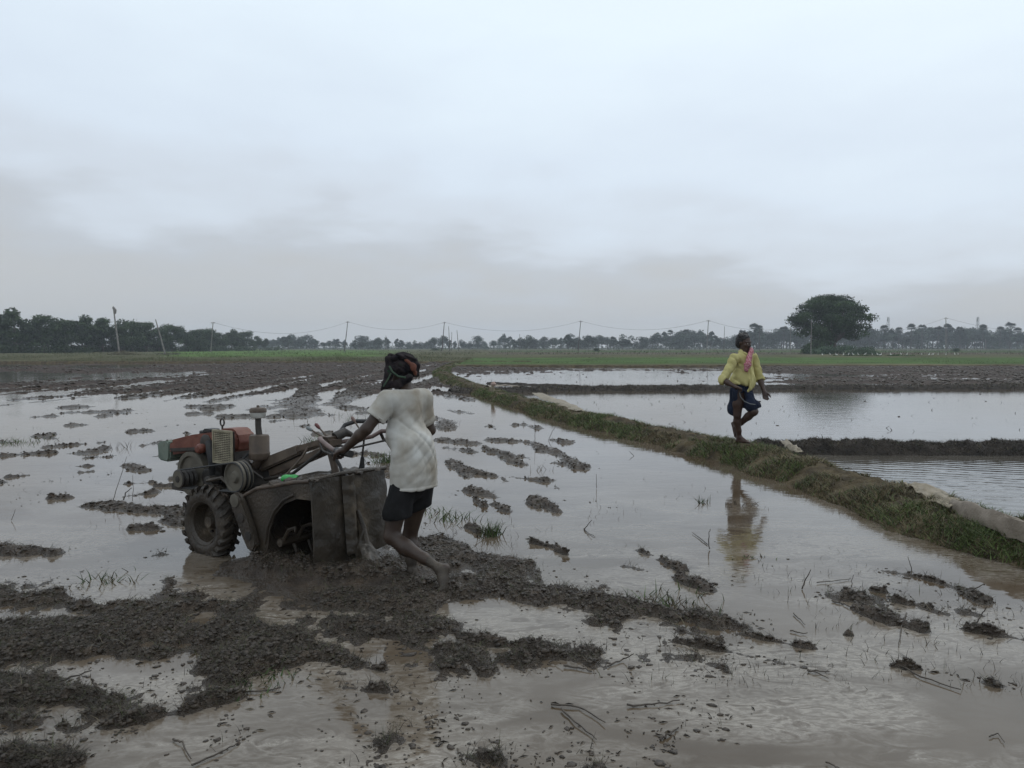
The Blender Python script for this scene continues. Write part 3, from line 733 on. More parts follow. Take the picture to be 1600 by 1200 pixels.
mesh_np('crown', V, F, [LEAF[0]], col=t[:, None]*np.array([[.85, 1.0, .8]]), parent=root)
b = MB(); b.tube([(0, 0, -.3), (.1, 0, 1.5), (0, 0, 3.6)], [1.0, .75, .7], 12)
for i in range(12):
    a = i*2.4; z = r.uniform(5.5, 9.5); q = r.uniform(3, 6.5)
    b.tube([(0, 0, r.uniform(1.6, 3.4)), (math.cos(a)*q*.45, math.sin(a)*q*.45, z*.62), (math.cos(a)*q, math.sin(a)*q, z)], [.38, .24, .07], 7)
b.build('trunk', BARK, root)

# shrubs and bushes near it
def bush(name, px, py, d, w, h, n, leaves, size, m, label, cat='bush', tint=1., seed=1):
    b = AT(px, py, d); r = np.random.default_rng(seed); root = empty(name, (b[0], d, .1), 0, label, cat)
    c = np.stack([r.uniform(-.5, .5, n)*w, r.uniform(-.25, .25, n)*w, r.uniform(.15, .6, n)*h], -1); c[:, 2] *= 1-.8*(c[:, 0]/(w*.55))**2
    R = np.tile((w/n*1.6+.25*h, .3*h+.2, .36*h), (n, 1))*r.uniform(.7, 1.2, (n, 1))
    V, F, t = leafcloud(c, R, leaves, size, seed)
    mesh_np('foliage', V, F, [m], col=np.repeat(t[:, None]*np.array([[tint, tint*1.1, tint]]), 1, 0) if False else t[:, None]*np.array([[tint, tint*1.12, tint]]), parent=root)
    for k in range(5): MB().tube([(w*.06*(k-2), 0, -.1), (w*.09*(k-2), 0, h*.5)], [.05, .02], 5).build('stem', BARK, root)
    return root
bush('bush', 1274, 540, 168, 3.6, 3.9, 12, 2600, .2, LEAF[0], 'dark green bush at the left foot of the big lone tree', tint=1.25, seed=11)
bush('hedge_bush', 1318, 545, 160, 11.5, 2.3, 26, 5200, .16, LEAF[1], 'low bright green thicket spreading in front of the big lone tree', tint=1.7, seed=12)
bush('hedge_bush', 1347, 550, 150, 5.5, 1.0, 12, 1200, .13, LEAF[1], 'small green scrub patch just right of the thicket in front of the big tree', tint=1.6, seed=13)
bush('bush', 1492, 546, 240, 2.6, 1.5, 7, 500, .16, LEAF[0], 'lone little dark bush in the field right of the big tree', tint=1.0, seed=14)
bush('low_scrub', 1335, 556, 118, 5.0, .5, 16, 900, .1, LEAF[0], 'flat strip of dark scrub in the green field below the big lone tree', tint=1.2, seed=15)
bush('low_scrub', 1398, 557, 116, 6.5, .45, 16, 900, .1, LEAF[0], 'flat strip of dark weeds in the field right of the flat scrub', tint=1.1, seed=16)
bush('bush', 933, 546, 260, 1.8, 1.6, 6, 400, .15, LEAF[0], 'tiny dark bush in the middle of the far fields', tint=.9, seed=17)
bush('low_scrub', 680, 541, 300, 3.0, 1.2, 6, 400, .15, LEAF[0], 'tiny dark scrub beside the group of thin poles', tint=.9, seed=18)

# far line of trees
far = [make_tree(950+i, w, 10, z0, n, 1300, .42, LEAF[1], .2, 'distant_tree', 4, .75) for i, (w, z0, n) in enumerate(((9, .6, 17), (7, 1.2, 13), (12, .4, 21), (6, .8, 11), (10, 2.0, 16)))]
palms = [make_palm(970+i, 13, 2.5) for i in range(2)]
fk = ['broad', 'rounded', 'wide low', 'narrow', 'open']
r = np.random.default_rng(55)
lm = [(538, 'left of first wire pole'), (690, 'between first and second wire poles'), (905, 'between second and third wire poles'), (1106, 'between third and fourth wire poles'), (1250, 'between fourth wire pole and big tree'), (1386, 'behind or right of big tree'), (1478, 'between left tower and last wire pole'), (1528, 'between last wire pole and right tower'), (2000, 'right of the right tower')]
def tops(px):
    pts = [(410, 528), (440, 524), (500, 529), (560, 528), (620, 532), (680, 531), (720, 530), (760, 531), (800, 527), (850, 528), (900, 524), (950, 525), (1000, 531), (1040, 520), (1080, 518), (1110, 522), (1150, 524), (1180, 515), (1220, 514), (1260, 515), (1340, 520), (1380, 515), (1440, 512), (1500, 511), (1540, 514), (1570, 516), (1620, 518), (1700, 520)]
    return np.interp(px, [p[0] for p in pts], [p[1] for p in pts])
items = []
px = 402.
while px < 1640:
    items.append((px, tops(px)+r.normal(0, 3.2), r.uniform(470, 560), 0)); px += r.uniform(5, 13)*(1.25 if px < 1000 else .95)
px = 405.
while px < 1640:
    items.append((px, tops(px)+3+r.normal(0, 2.0), r.uniform(620, 720), 0)); px += r.uniform(9, 20)
for px, top in ((1047, 518), (1072, 517), (1178, 508), (1186, 511), (1246, 509), (1225, 512), (1382, 511), (1424, 509), (1441, 510), (1466, 512), (1480, 509), (1536, 510), (1579, 506), (1590, 514), (1405, 514), (1563, 513), (1160, 517), (1500, 513)):
    items.append((px, top, 480, 1))
for px, top in ((822, 522), (973, 521), (888, 520), (900, 525), (920, 523), (1003, 525), (560, 528), (590, 530), (450, 523)):
    items.append((px, top, 430, 0))
items.sort(); cnt = {}
for n_, (px, top, d, pal) in enumerate(items):
    b = AT(px, min(top, 536), d); hgt = b[2]; zz = next(z for z in lm if px < z[0])[1]
    if pal:
        k = cnt.get((zz, 'p'), 0); cnt[(zz, 'p')] = k+1; s = hgt/13
        place(palms[n_ % 2], (b[0], d, .1), (s*1.1, s*1.1, s), n_*2.1, f'palmyra palm, {ORD[k]} palm from the left {zz}', 'palm', 'palms in the distant tree line')
    else:
        v = (n_*7+n_//3) % 5; row = 'nearer' if d < 600 else 'farther'
        k = cnt.get((zz, row), 0); cnt[(zz, row)] = k+1; s = hgt/10; sx = s*r.uniform(.85, 1.25)
        num = ORD[k] if k < 20 else str(k+1)+'th'
        place(far[v], (b[0], d, .1), (sx, sx, s), n_*1.3, f'{fk[v]} horizon tree, {num} from left, {row} row, {zz}', 'tree', 'trees of the distant line')
# scrub at the foot of the line
cs = np.stack([r.uniform(-260, 420, 420), r.uniform(455, 620, 420), r.uniform(.3, 2.0, 420)], -1); Rs = np.tile((5., 3., 2.6), (420, 1))*r.uniform(.5, 1.3, (420, 1))
V, F, t = leafcloud(cs, Rs, 30000, .42, 80); tag(mesh_np('distant_scrub', V, F, [LEAF[1]], col=np.repeat(t[:, None], 3, 1)), kind='stuff')
#@@END_TREES
#@@PROPS
# ------------------------------------------------------------------ poles and wires
def boxVF(x0, x1, y0, y1, z0, z1):
    V = [(x, y, z) for x in (x0, x1) for y in (y0, y1) for z in (z0, z1)]
    return V, [(0, 1, 3, 2), (4, 6, 7, 5), (0, 4, 5, 1), (2, 3, 7, 6), (0, 2, 6, 4), (1, 5, 7, 3)]
def pole(bx, by, tx, ty, d, m, rad, label, arm=True, lean_d=0, name='utility_pole', bundle=False):
    a = AT(bx, by, d); b = AT(tx, ty, d+lean_d); a[2] = 0
    root = empty(name, tuple(a), 0, label, 'pole'); v = b-a
    MB().tube([(0, 0, -.2), tuple(v*.5), tuple(v)], [rad*1.25, rad, rad*.8], 8).build('shaft', m, root)
    if arm:
        t = v*.965; MB().add(*boxVF(t[0]-.55, t[0]+.55, t[1]-.05, t[1]+.05, t[2]-.05, t[2]+.05)).build('cross_arm', m, root)
        for s in (-.45, 0.001, .45):
            MB().tube([(t[0]+s, t[1], t[2]+.05), (t[0]+s, t[1], t[2]+.12), (t[0]+s, t[1], t[2]+.2)], [.05, .07, .03], 6).build('insulator', POLED, root)
    if bundle:
        t = v*.97; r_ = np.random.default_rng(4); mb = MB()
        mb.tube([tuple(v*.86+(.25, 0, 0)), tuple(v*.93+(.3, 0, 0)), tuple(v*.99), tuple(v*1.02)], [.1, .28, .24, .05], 7); mb.build('loose_bracket', m, root)
    return root, a+v
pole(187, 553, 177, 480, 150, POLE, .15, 'tall grey leaning pole with a broken bracket at its top before the left tree belt', False, bundle=True)
pole(259, 553, 243, 499, 150, POLE, .13, 'second grey pole leaning strongly left in front of the left tree belt', False)
_, T0 = pole(329, 549, 333, 503, 200, POLE, .13, 'third nearly upright grey pole near the right end of the left tree belt')
_, T1 = pole(538, 547, 543.5, 502, 255, POLED, .13, 'slightly leaning overhead line pole above the bright green field')
_, T2 = pole(690, 547, 694.5, 503, 260, POLED, .13, 'leaning overhead line pole beside the group of three thin poles')
_, T3 = pole(903, 548, 907.5, 501, 265, POLED, .13, 'overhead line pole standing alone over the middle of the far fields')
_, T4 = pole(1104, 551, 1107, 500, 240, POLE, .13, 'pale overhead line pole just left of the man in yellow')
_, T5 = pole(1267, 548, 1268, 500, 150, POLE, .08, 'thin pole in front of the crown of the big lone tree', False)
_, T6 = pole(1478, 546, 1478, 496, 250, POLE, .13, 'overhead line pole between the two lattice towers')
T7 = AT(1700, 512, 300)
pole(703, 547, 701, 510, 268, POLED, .10, 'left of the three thin poles standing together', False)
pole(705, 547, 706, 519, 285, POLED, .09, 'short middle one of the three thin poles standing together', False)
pole(717, 547, 714, 516, 268, POLED, .10, 'right one of the three thin poles standing together', False)
pole(1131, 547, 1132, 510, 300, POLED, .10, 'thin far pole directly left of the head of the man in yellow', False)
pole(1187, 547, 1187, 508, 290, POLED, .10, 'thin far pole directly right of the head of the man in yellow', False)
pole(1235, 549, 1235, 511, 230, POLE, .09, 'thin pale pole a little left of the big lone tree', False)
pole(603, 547, 603, 524, 400, POLED, .12, 'tiny far pole between the first two overhead line poles', False)
pole(812, 547, 812, 522, 400, POLED, .12, 'tiny far pole between the second and third overhead line poles', False)
pole(1540, 547, 1540, 530, 380, POLE, .12, 'tiny far pale pole right of the right lattice tower', False)
def wire(a, b, sag, label):
    t = np.linspace(0, 1, 22); P = a+(b-a)*t[:, None]; P[:, 2] -= sag*4*t*(1-t)+.1
    L = P[0].copy()
    o = MB().tube(P-L, .028, 5).build('overhead_wire', WIRE, loc=tuple(L)); tag(o, label, 'wire', 'overhead wires across the far fields')
wire(T0, T1, 3.4, 'thin sagging wire from the left tree belt pole to the first overhead line pole')
wire(T1, T2, 2.6, 'thin sagging wire between the first and second overhead line poles')
wire(T2, T3, 3.2, 'thin sagging wire between the second and third overhead line poles')
wire(T3, T4, 3.0, 'thin sagging wire between the third and fourth overhead line poles')
wire(T4, AT(1268, 506, 205), 2.2, 'thin sagging wire from the fourth line pole towards the big tree')
wire(AT(1268, 506, 205), T6, 3.2, 'thin sagging wire from the big tree to the last overhead line pole')
wire(T6, T7, 3., 'thin sagging wire leaving the last overhead line pole to the right')
# lattice towers
def tower(px, top, d, label):
    b = AT(px, top, d); H = b[2]; root = empty('lattice_tower', (b[0], d, 0), .3, label, 'tower'); mb = MB()
    def hw(z): return 2.2-1.6*z/H
    zs = np.linspace(0, H, 11)
    for sx in (-1, 1):
        for sy in (-1, 1):
            MB().tube([(sx*hw(z), sy*hw(z), z) for z in (0, H*.5, H)], .16, 5).build('leg', POLE, root)
    for i in range(10):
        a, c = hw(zs[i]), hw(zs[i+1])
        for k in range(4):
            q = [(-1, -1), (1, -1), (1, 1), (-1, 1)]; p0, p1 = q[k], q[(k+1) % 4]
            mb.tube([(p0[0]*a, p0[1]*a, zs[i]), (p1[0]*c, p1[1]*c, zs[i+1])], .09, 4); mb.tube([(p1[0]*a, p1[1]*a, zs[i]), (p0[0]*c, p0[1]*c, zs[i+1])], .09, 4)
    mb.build('bracing', POLE, root)
    for k in range(3):
        a = k*2.09; MB().add(*boxVF(-.3, .3, .9, 1.25, H*.86, H*.95)).build('antenna', POLE, root).rotation_euler = (0, 0, a)
tower(1388, 495, 820, 'pale hazy lattice tower above the far trees, the one nearer the big tree')
tower(1528, 495, 820, 'pale hazy lattice tower above the far trees near the right edge')

# white birds in the green field
BIRD = mat('white_feather', (.7, .7, .66), None, 8, .8); BEAK = mat('bird_beak', (.5, .32, .08), None, 8, .6)
def bird():
    root = empty('egret', (0, 0, 0)); mb = MB()
    mb.tube([(-.30, 0, .28), (-.2, 0, .32), (0, 0, .36), (.13, 0, .42), (.17, 0, .5)], [.01, .06, .11, .07, .035], 8)
    mb.tube([(.16, 0, .47), (.2, 0, .56), (.15, 0, .63), (.18, 0, .69)], [.035, .025, .022, .03], 7)
    mb.tube([(.14, 0, .69), (.18, 0, .705), (.23, 0, .70)], [.02, .035, .015], 7)
    mb.build('body', BIRD, root)
    MB().tube([(.22, 0, .70), (.31, 0, .68)], [.013, .003], 5).build('beak', BEAK, root)
    for s in (-1, 1): MB().tube([(.02, .035*s, .28), (0, .035*s, .14), (.03, .035*s, 0)], .009, 5).build('leg', TWIG, root)
    return root
B0 = bird(); bl = ['at the left end, apart from the others', 'near the left end', 'below the left foot of the thicket', 'below the middle of the thicket']
rb = np.random.default_rng(3)
bp_ = [1285, 1297, 1307, 1318, 1326, 1333, 1341, 1352, 1363, 1371, 1376, 1392, 1408, 1417, 1440, 1452, 1458, 1466, 1478, 1492, 1497]
for i, px in enumerate(bp_):
    d = 128+rb.uniform(-6, 6); b = AT(px, 552, d)
    o = place(B0, (b[0], d, .12), .8, rb.uniform(0, 6.28), f'small white bird in the green field, {ORD[i] if i < 20 else "last"} from the left of the loose row', 'bird', 'white birds feeding in the green field')

# straw heap at the foot of the leaning pole
b = AT(192, 552, 146); xs = b[0]+rb.uniform(-2.6, 3.2, 900); ys = 146+rb.uniform(-1, 1, 900); zz = .1+.75*np.exp(-((xs-b[0])/1.4)**2)*rb.random(900)
o = blades('straw_heap', np.stack([xs, ys, zz], -1), rb.uniform(.2, .6, 900), rb.uniform(.05, .1, 900), rb.uniform(1, 3, 900), cmix(900, [(.16, .14, .08), (.10, .09, .05)], [2, 1]), 1, kind=None)
tag(o, 'heap of dry yellow grass at the foot of the tall leaning pole', 'straw heap')
b = AT(266, 552, 146); xs = b[0]+rb.uniform(-2, 1.5, 300); ys = 146+rb.uniform(-1, 1, 300)
o = blades('grass_heap', np.stack([xs, ys, .1+.25*rb.random(300)], -1), rb.uniform(.2, .5, 300), rb.uniform(.05, .1, 300), rb.uniform(1, 3, 300), cmix(300, [(.06, .05, .035), (.05, .06, .03)], [2, 1]), 1, kind=None)
tag(o, 'low dark clump of weeds at the foot of the second leaning pole', 'weeds')

# ------------------------------------------------------------------ sheets of cloth and sacking on the bund
SACK = mat('plastic_sacking', (.17, .14, .095), (.27, .225, .16), 14, .6, .6, 60, spec=.3); MUDSACK = mat('muddy_sacking', (.14, .11, .08), (.22, .18, .14), 9, .7, .6, 50)
def strip(name, pxs, zs, w, m, label, cat, thick=.035, seed=1, bulge=.0):
    P = np.array([G(a, b, z) for (a, b), z in zip(pxs, zs)]); n = 26; t = np.linspace(0, 1, n); k = np.linspace(0, 1, len(P))
    Q = np.stack([np.interp(t, k, P[:, i]) for i in range(3)], -1); T = np.gradient(Q, axis=0); T /= np.linalg.norm(T, axis=1)[:, None]; S = np.stack([-T[:, 1], T[:, 0], 0*T[:, 0]], -1)
    W = np.interp(t, np.linspace(0, 1, len(w)), w); q = np.linspace(-1, 1, 9); V = []
    for lay in (0, 1):
        for i in range(n):
            for a in q:
                p = Q[i]+S[i]*W[i]/2*a*(1+.12*float(vn(i*.7, a*3, s=seed)))
                p = p+np.array((0, 0, .03*float(vn(i*.45, a*2.2, s=seed+1))+bulge*(1-a*a)-(thick if lay else 0)*(1 if bulge else .2)-.03*a*a)); V.append(p)
    I = np.arange(2*n*9).reshape(2, n, 9); F = []
    for i in range(n-1):
        for j in range(8):
            F.append((I[0, i, j], I[0, i, j+1], I[0, i+1, j+1], I[0, i+1, j])); F.append((I[1, i, j], I[1, i+1, j], I[1, i+1, j+1], I[1, i, j+1]))
        for j in (0, 8): F.append((I[0, i, j], I[0, i+1, j], I[1, i+1, j], I[1, i, j]))
    for i in (0, n-1):
        for j in range(8): F.append((I[0, i, j], I[1, i, j], I[1, i, j+1], I[0, i, j+1]))
    V = np.array(V); L = V.mean(0)
    o = MB().add(V-L, F).build(name, m, loc=tuple(L)); tag(o, label, cat); return o
strip('plastic_sheet', [(1424, 752), (1455, 763), (1480, 778), (1490, 790)], [.25, .25, .24, .22], [.16, .26, .24, .07], SACK, 'crumpled beige plastic sheet lying along the right side of the grassy bund', 'plastic sheet', seed=3)
strip('drain_hose', [(1488, 786), (1520, 800), (1560, 815), (1605, 828), (1690, 850)], [.22, .24, .24, .24, .24], [.07, .10, .11, .12, .12], MUDSACK, 'flattened muddy lay-flat hose running along the bund to the right edge', 'hose', bulge=.06, thick=.05, seed=5)
strip('plastic_strip', [(1226, 686), (1236, 694), (1250, 704)], [.24, .25, .24], [.12, .14, .1], SACK, 'small pale plastic strip folded over the junction of the two bunds', 'plastic sheet', seed=8)
strip('plastic_sheet', [(838, 613), (862, 622), (885, 630), (908, 641)], [.24, .24, .23, .2], [.3, .42, .42, .2], SACK, 'tan plastic sheet on the far part of the grassy bund', 'plastic sheet', seed=11)
strip('plastic_strip', [(760, 603), (790, 601), (815, 603)], [.22, .2, .2], [.3, .5, .2], MUDSACK, 'brown sheet where the far mud bund meets the grassy bund', 'plastic sheet', seed=13)
b = G(770, 612, .2); root = empty('marker_post', tuple(b), 0, 'short pale marker stake wrapped in cloth on the far end of the bund', 'stake')
MB().tube([(0, 0, -.05), (0, 0, .2), (.01, 0, .3)], [.06, .05, .04], 8).build('stake', SACK, root); MB().tube([(0, 0, .2), (.02, 0, .25), (0, 0, .31)], [.07, .09, .05], 8).build('wrapping', mat('pinkish_rag', (.35, .25, .21), None, 9, .9), root)

# ------------------------------------------------------------------ weeds and dead stalks standing in the water
WEED = mat('weed_leaf', (.05, .085, .025), (.08, .12, .035), 9, .6, spec=.3)
def weed(px, py, h, n, spread, label, dead=False, seed=0):
    b = G(px, py, 0); r = np.random.default_rng(seed+400); P = np.zeros((n, 3)); P[:, :2] = r.normal(0, spread, (n, 2))
    cols = [(.05, .04, .03), (.09, .07, .045)] if dead else [(.05, .085, .026), (.075, .11, .035), (.035, .05, .02), (.09, .075, .045)]
    c = np.array(cols)[r.integers(0, len(cols), n)]*r.uniform(.7, 1.3, (n, 1))
    o = blades('sparse_weeds' if spread > .05 else 'weed_clump', P, r.uniform(.4, 1, n)*h, r.uniform(.007, .012, n), r.uniform(.3, 1.8, n), c, kind=None); o.location = tuple(b)
    if o.name.startswith('sparse'): tag(o, kind='stuff')
    else: tag(o, label, 'weed')
    return o
weed(768, 836, .17, 110, .045, 'bushy green weed clump in the water right of the man in the white shirt', seed=1)
weed(705, 812, .15, 70, .10, 'thin spreading green weeds just right of the dark shorts', seed=2)
weed(1097, 786, .12, 26, .03, 'small upright green seedling left of the yellow reflection', seed=3)
weed(606, 722, .22, 160, .10, 'green grass tuft growing behind the handlebars of the tiller', seed=4)
weed(1042, 945, .11, 130, .14, 'green tufts on the mud ridge in front of the middle of the field', seed=5)
weed(18, 692, .12, 170, .30, 'flat green weed patch in the water at the left edge', seed=6)
weed(1170, 872, .03, 30, .07, 'small floating green shoot beside the yellow reflection', seed=7)
weed(190, 700, .2, 16, .08, 'sparse dead weeds in the water upper left of the tiller', True, 8)
weed(485, 690, .2, 30, .10, 'sparse greenish weeds beyond the levers of the tiller', seed=9)
weed(560, 655, .3, 70, .5, 'thin green regrowth in the ploughed rows behind the handlebars', seed=10)
weed(408, 1060, .05, 110, .10, 'green trampled grass at the lower edge of the big mud patch', seed=11)
weed(845, 735, .16, 14, .06, 'tuft of dry stalks beside the tall leaning reed', True, 12)
weed(895, 935, .10, 40, .08, 'dry tuft on the small mud heap at the middle', True, 13)
weed(1165, 790, .1, 20, .12, 'scattered thin stalks in the water left of the reflection foot', True, 14)
weed(165, 910, .10, 50, .10, 'greenish dry weeds at the water edge on the left above the mud band', seed=15)
weed(655, 800, .10, 60, .18, 'faint grass blades in the water behind the trailing leg', seed=16)
# weeds strewn in the mud: stuff
def stalk(pts, r0, label, lift=None, name='dead_stalk'):
    """pts: (px, py, z)"""
    P = np.array([G(a, b, 0)+0*1. for a, b, z in pts]); d = P[0][1]
    Q = []
    for (a, b, z) in pts:
        if z <= 0.011: q = G(a, b, max(z, .006))
        else: q = AT(a, b, d)
        Q.append(q)
    Q = np.array(Q); L = Q[0].copy(); t = np.linspace(0, 1, 9); k = np.linspace(0, 1, len(Q))
    W = np.stack([np.interp(t, k, Q[:, i]) for i in range(3)], -1)
    j = .3*r0*np.random.default_rng(int(pts[0][0])).normal(size=W.shape); W += j
    r0 *= .62
    o = MB().tube(W-L, np.linspace(r0, r0*.5, 9), 6).build(name, TWIG, loc=tuple(L)); tag(o, label, 'stalk'); return o
U = .5
stalk([(176, 783, 0), (186, 752, U), (198, 714, U)], .006, 'tall thin bare reed leaning right on the mud islet left of the tiller')
stalk([(207, 783, 0), (208, 760, U), (207, 742, U)], .005, 'upright thin reed on the mud islet beside the leaning reed')
stalk([(193, 782, 0), (196, 770, U), (206, 763, U)], .012, 'crooked dark stub on the mud islet left of the tiller', name='crooked_stub')
stalk([(18, 813, 0), (21, 804, U), (24, 796, U)], .005, 'short bare stalk in open water at the left edge')
stalk([(836, 690, 0), (836, 672, U), (835, 655, U)], .008, 'upright dark reed in the water right of the man in the white shirt')
stalk([(857, 688, 0), (862, 676, U), (869, 665, U)], .008, 'short reed leaning right beside the upright dark reed')
stalk([(932, 763, 0), (932, 752, U), (932, 740, U)], .006, 'single upright thin stalk in open water left of the bund')
stalk([(912, 828, 0), (918, 820, U), (925, 812, U)], .008, 'bent dark stalk, upper arm, in the open water at the middle')
stalk([(912, 826, 0), (918, 832, .008), (930, 838, .008)], .007, 'bent dark stalk lying flat on the water at the middle')
stalk([(990, 712, 0), (986, 708, U), (983, 705, U)], .007, 'small hooked stalk in the water near the bund bend')
stalk([(1253, 920, 0), (1258, 906, U), (1267, 890, U)], .008, 'dark stalk sticking up out of the water right of the yellow reflection')
stalk([(1276, 910, .01), (1300, 908, .01), (1330, 904, .01)], .006, 'thin straight stick lying on the water beside the dark stalk')
stalk([(1330, 918, 0), (1331, 908, U), (1334, 898, U)], .005, 'small fork of stalk at the right end of the straight stick')
stalk([(1105, 850, .01), (1090, 838, .01), (1082, 832, .01)], .007, 'crooked dark twig in the water left of the yellow reflection')
stalk([(1108, 858, 0), (1107, 838, U), (1110, 826, U)], .008, 'knobbly dark stalk standing left of the yellow reflection')
stalk([(862, 1100, .01), (905, 1104, .01), (945, 1130, .01)], .008, 'long curved root lying in the silty water at the bottom middle', name='root')
stalk([(876, 1108, .01), (900, 1128, .01), (933, 1156, .01)], .008, 'long straight root lying below the curved root at the bottom middle', name='root')
stalk([(980, 1102, .01), (1020, 1100, .01), (1062, 1094, .01)], .008, 'thin muddy root lying straight on the water at bottom right of the curved root', name='root')
stalk([(1032, 1155, .01), (1046, 1146, .01), (1060, 1136, .01)], .010, 'short thick stick near the bottom middle', name='stick')
stalk([(1262, 1048, .01), (1280, 1049, .01), (1298, 1049, .01)], .007, 'straight short stick at the tip of the lower mud ridge', name='stick')
stalk([(1262, 1046, .01), (1280, 1053, .01), (1296, 1060, .01)], .006, 'thin slanting stick below the short stick at the ridge tip', name='stick')
stalk([(1395, 1035, .008), (1440, 1058, .008), (1500, 1078, .008)], .008, 'long slender root along the lower right mud streak', name='root')
stalk([(1500, 930, .03), (1520, 922, U), (1538, 912, U)], .009, 'dark stick poking out of the largest mud islet on the right', name='stick')
stalk([(1538, 912, 0), (1537, 925, .02), (1530, 945, .01)], .008, 'dark stick leaning down at the end of the right mud islet', name='stick')
stalk([(1425, 893, .02), (1422, 880, U), (1418, 870, U)], .005, 'fine upright twig on top of the largest mud islet on the right')
stalk([(1340, 950, .01), (1380, 970, .02), (1420, 990, .01)], .010, 'thick dark stem across the tangled islet on the right', name='stick')
stalk([(1300, 938, .01), (1320, 944, .01), (1332, 950, .01)], .009, 'dark stick floating left of the tangled islet', name='stick')
stalk([(1415, 960, 0), (1408, 985, .01), (1404, 1012, .01)], .007, 'dark stalk pointing towards the viewer below the tangled islet')
stalk([(1525, 975, 0), (1535, 960, U), (1541, 948, U)], .008, 'dark stalk standing on the small islet at the right edge')
stalk([(160, 1090, .02), (150, 1075, .05), (140, 1060, .05)], .012, 'forked dark branch lying on the mud at lower left, left arm', name='branch')
stalk([(165, 1092, .02), (155, 1076, .05), (143, 1066, .05)], .009, 'forked dark branch lying on the mud at lower left, right arm', name='branch')
stalk([(80, 1070, .02), (110, 1058, .02), (140, 1048, .02)], .010, 'long muddy stick slanting between two mud patches at lower left', name='stick')
stalk([(180, 1112, .02), (210, 1112, .03), (235, 1100, .02)], .007, 'thin bent stem on the reddish mud streak at lower left')
stalk([(270, 1155, .01), (285, 1160, .01), (298, 1185, .01)], .008, 'curved dark root in the foam at the bottom left', name='root')
stalk([(300, 1195, .01), (345, 1175, .01), (372, 1160, .01)], .007, 'pale reed lying across the foam at the bottom left', name='reed')
stalk([(360, 1083, .03), (400, 1080, .03), (440, 1074, .01)], .009, 'dark stick at the right tip of the reddish mud streak', name='stick')
stalk([(85, 1160, .02), (105, 1172, .03), (120, 1186, .02)], .012, 'thick dark stub in the bottom left corner mud', name='stick')
stalk([(950, 1040, .01), (975, 1030, .01), (990, 1022, .03)], .008, 'thin root along the middle ridge foot', name='root')
stalk([(858, 1035, .01), (868, 1028, .03), (880, 1020, .05)], .007, 'small twig on the broken clods in the centre foreground')
stalk([(880, 1040, .01), (905, 1043, .01), (925, 1048, .01)], .009, 'tangled dark root piece in the centre foreground', name='root')
stalk([(715, 1170, .01), (720, 1180, .01), (725, 1188, .01)], .007, 'tiny black twig in the foam at the bottom centre')
stalk([(665, 848, 0), (672, 838, U), (690, 832, U)], .008, 'curved dark root rising from the mud behind the trailing leg', name='root')
stalk([(1290, 1190, .01), (1303, 1196, .01), (1315, 1203, .01)], .006, 'tiny twig at the bottom edge, right of the centre')
stalk([(1545, 1150, .01), (1560, 1146, .01), (1570, 1160, .01)], .005, 'small hooked twig near the bottom right corner')
stalk([(1235, 985, .01), (1248, 988, .01), (1262, 990, .01)], .007, 'tiny forked twig right of the first mud ridge')
stalk([(1240, 958, .01), (1250, 968, .01), (1258, 976, .01)], .006, 'thin floating twig above the tiny forked twig')
#@@END_PROPS
#@@TILLER
# ------------------------------------------------------------------ the power tiller (two-wheel tractor)
# own axes: x forward, y to its left, z up; origin on the ground between the wheels
ANG = (180-34)*D2R
TO = (-2.287, 6.394, 0)
TIL = empty('power_tiller', TO, ANG, 'mud-caked two-wheel power tiller with red engine hood, pushed by the man in white', 'power tiller')
Mdk = mat('greasy_metal', (.016, .013, .011), (.045, .036, .029), 14, .6, .5, 70, spec=.5, bdist=.004)
Mmud = mat('mud_caked_metal', (.022, .0155, .010), (.052, .038, .025), 5, .6, 1, 45, c3=(.13, .098, .066), bdist=.008, rough2=.4)
Mred = mat('faded_red_paint', (.115, .030, .018), (.17, .058, .036), 11, .55, .35, 60, c3=(.075, .05, .034), hi=.6)
Mgreen = mat('pale_green_paint', (.10, .13, .105), (.16, .19, .155), 12, .6, .3, 50, c3=(.08, .07, .05))
Mpul = mat('dusty_pulley', (.075, .066, .05), (.12, .105, .08), 10, .65, .3, 60)
Mcream = mat('cream_grille', (.19, .165, .11), (.34, .30, .21), 12, .65, .3, 60)
Mbrown = mat('rusty_brown_metal', (.06, .042, .03), (.11, .078, .055), 12, .65, .5, 50, bdist=.004)
Mcover = mat('tan_cover', (.075, .055, .040), (.12, .09, .065), 8, .6, .4, 40)
Mhandle = mat('worn_handle_tube', (.10, .065, .055), (.16, .105, .09), 16, .5, .2, 60)
Mblk = mat('black_rubber', (.014, .014, .015), (.028, .026, .025), 16, .6, .3, 60)
Mwhite = mat('dirty_white_plastic', (.35, .34, .31), (.5, .49, .46), 14, .6)
Mtyre = mat('muddy_tyre', (.020, .0145, .010), (.050, .037, .025), 8, .55, 1, 40, c3=(.08, .064, .046), bdist=.01)
Mwet = mat('wet_flap', (.022, .017, .012), (.050, .038, .026), 4, .30, 1, 38, c3=(.13, .10, .068), hi=.6, bdist=.006, rough2=.6)
